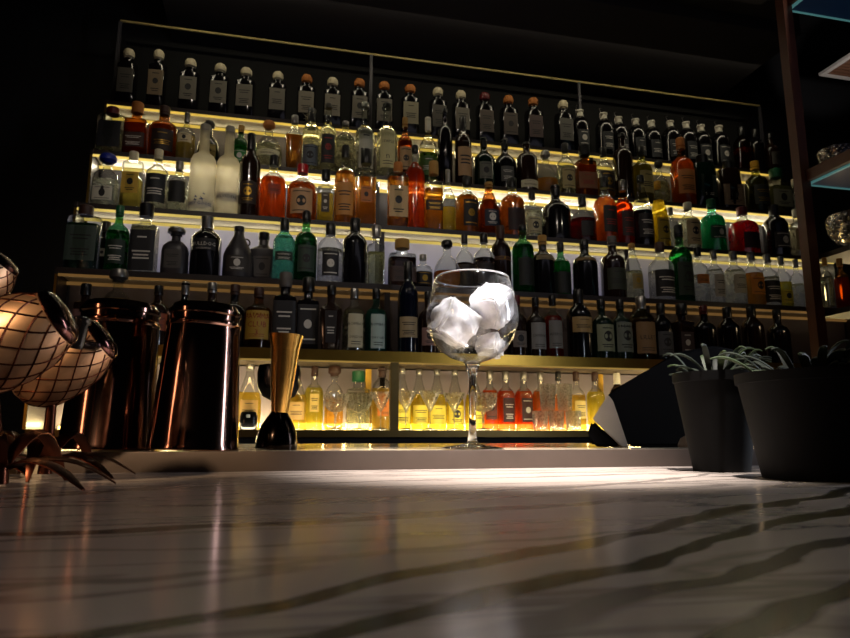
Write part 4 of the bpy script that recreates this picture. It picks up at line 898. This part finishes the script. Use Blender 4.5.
# ------------------------------------------------------------------ side shelf unit at the right
PY = 2.0
su = thing('side_shelf_unit', 'red-brown wooden side shelf unit with teal underlit shelves', 'shelf unit', (0, 0, 0))
pm = at(800, 165, PY)
boxo('post', (pm.x - .0, pm.x + .042, PY, PY + .04, MZ - 1.0, 2.2), WOODR, su)
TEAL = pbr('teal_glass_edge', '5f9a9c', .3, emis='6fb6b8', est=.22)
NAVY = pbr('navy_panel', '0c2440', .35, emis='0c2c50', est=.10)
for (yy, nm) in ((181, 'a'), (8, 'b')):
    c = at(812, yy, PY); z = c.z; x0 = pm.x + .044
    boxo('shelf_board', (x0, x0 + 1.2, .95, PY + .03, z, z + .03), NAVY, su)
    boxo('wood_edge', (x0 - .022, x0 - .001, .95, PY + .03, z - .002, z + .040), WOODR, su)
    boxo('glass_edge', (x0, x0 + 1.2, PY + .031, PY + .037, z - .004, z + .022), TEAL, su)
    boxo('glass_edge', (x0 + .0, x0 + .012, .95, PY + .03, z - .008, z - .0005), TEAL, su)
zs = at(812, 181, PY).z + .0305
HM = pbr('hammered_steel', 'c8c4bc', .2, .95, noise=.1); 
def hammered(name, px, py, w, Y, zbase, label, seg=40, hexp=1.0, tilt=0, hi=None):
    p = at(px, py, Y); R = span(p, w) / 2
    t = thing(name, label, 'metal bowl', (p.x, Y, zbase), rot=(0, tilt, 0))
    H = R * 1.0
    bm = bmesh.new(); rings = lathe(bm, [(R * .35, 0), (R * .62, H * .10), (R * .84, H * .32), (R * .96, H * .62), (R, H), (R * .96, H), (R * .90, H * .6), (R * .6, H * .14)], seg, cap1=True)
    o = obj('bowl_body', bm, HM, t)
    bm = bmesh.new()
    for j in range(5):
        zz = .22 + .17 * j; rr = R * rad_at([(.35, 0), (.62, .1), (.84, .32), (.96, .62), (1, 1)], zz)
        for i in range(20):
            th = 2 * PI * (i + .5 * (j % 2)) / 20
            bmesh.ops.create_uvsphere(bm, u_segments=8, v_segments=5, radius=R * .09, matrix=Matrix.Translation((rr * .965 * math.cos(th), rr * .965 * math.sin(th), zz * H)) )
    obj('hammered_dimples', bm, HM, t); return t
# shelf carrying the big bowl, below the teal one
zc_ = at(840, 247, 1.9).z
boxo('shelf_board', (pm.x + .044, pm.x + 1.24, 1.55, PY + .03, zc_ - .02, zc_), WOOD, su)
hammered('hammered_bowl', 858, 206, 58, 1.85, zc_ + .0005, 'bright hammered steel bowl on the side shelf')
hammered('small_metal_bowl', 836, 145, 34, 1.92, zs, 'small shiny bowl on top of the teal-lit side shelf', tilt=.0)
# bottles on the lowest side shelf
zd_ = at(830, 305, 1.9).z
boxo('shelf_board', (pm.x + .044, pm.x + 1.24, 1.75, PY + .03, zd_ - .02, zd_), WOOD, su)
for i, (x, yt, wd, gl_, lc_, ds) in enumerate(((824, 258, 11, 'c', 'd8d4a8', 'slim pale bottle on the side shelf, by the post'), (839, 259, 13, 'a', 'b0521c', 'amber bottle on the side shelf behind the bowl'))):
    p = at(x, yt, 1.93); R = span(p, wd) / 2; H = p.z - zd_; prof0 = PR['W'][0]
    t = thing('bottle', ds, 'bottle', (p.x, 1.93, zd_ + .0005), 'bottles on the side shelf')
    pf = [(r * R, z * H) for r, z in prof0]
    bm = bmesh.new(); lathe(bm, pf, 20); obj('bottle_body', bm, GL[gl_](), t)
    bm = bmesh.new(); lathe(bm, [(r - .002, max(z, .003)) for r, z in pf if z < H * .62], 20); obj('spirit', bm, liq(lc_), t)
    bm = bmesh.new(); lathe(bm, [(R * .42, H * .84), (R * .42, H)], 16); obj('stopper', bm, cap_mat('c'), t)
lamp('side_light', 'POINT', (pm.x + .5, 2.3, zd_ + .16), .5, (1, .72, .4), shadow_soft_size=.03)
# ceiling air grille
g = thing('ceiling_grille', 'white framed square air grille with brown slats overhead', 'air grille', (0, 0, 0))
c = at(820, 76, 2.6); zc2 = c.z
q = at(846, 57, 2.6); 
def onz(x, y, z):
    r = FW * FPX + RT * (x - 425) + UP * (319 - y); return r * (z / r.z)
a_ = onz(819, 76, 2.3); dx = onz(900, 84, 2.3) - a_; 
L_ = .42
fr = bmesh.new()
x0, y0 = a_.x, a_.y
for bb in ((x0, x0 + L_, y0 - .03, y0), (x0, x0 + L_, y0 - L_, y0 - L_ + .03), (x0, x0 + .03, y0 - L_ + .03, y0 - .03), (x0 + L_ - .03, x0 + L_, y0 - L_ + .03, y0 - .03)):
    box(fr, bb[0], bb[1], bb[2], bb[3], 2.3, 2.32)
obj('frame', fr, pbr('grille_white', 'c9c2bc', .5, emis=None), g)
sl = bmesh.new()
for i in range(12): box(sl, x0 + .031, x0 + L_ - .031, y0 - .04 - i * .03, y0 - .03 - i * .03, 2.303, 2.318)
obj('slats', sl, pbr('grille_brown', '6b4a38', .5), g)
lamp('grille_light', 'SPOT', (x0 - .25, y0 - .75, 1.85), 14, (1, .93, .88), (x0 + .1, y0 - .15, 2.3), spot_size=math.radians(35), spot_blend=.5, shadow_soft_size=.05)
tag(boxo('ceiling_lower', (x0 - .35, 4.9, -2.0, 2.3, 2.325, 2.4), BLACKM), kind='structure')
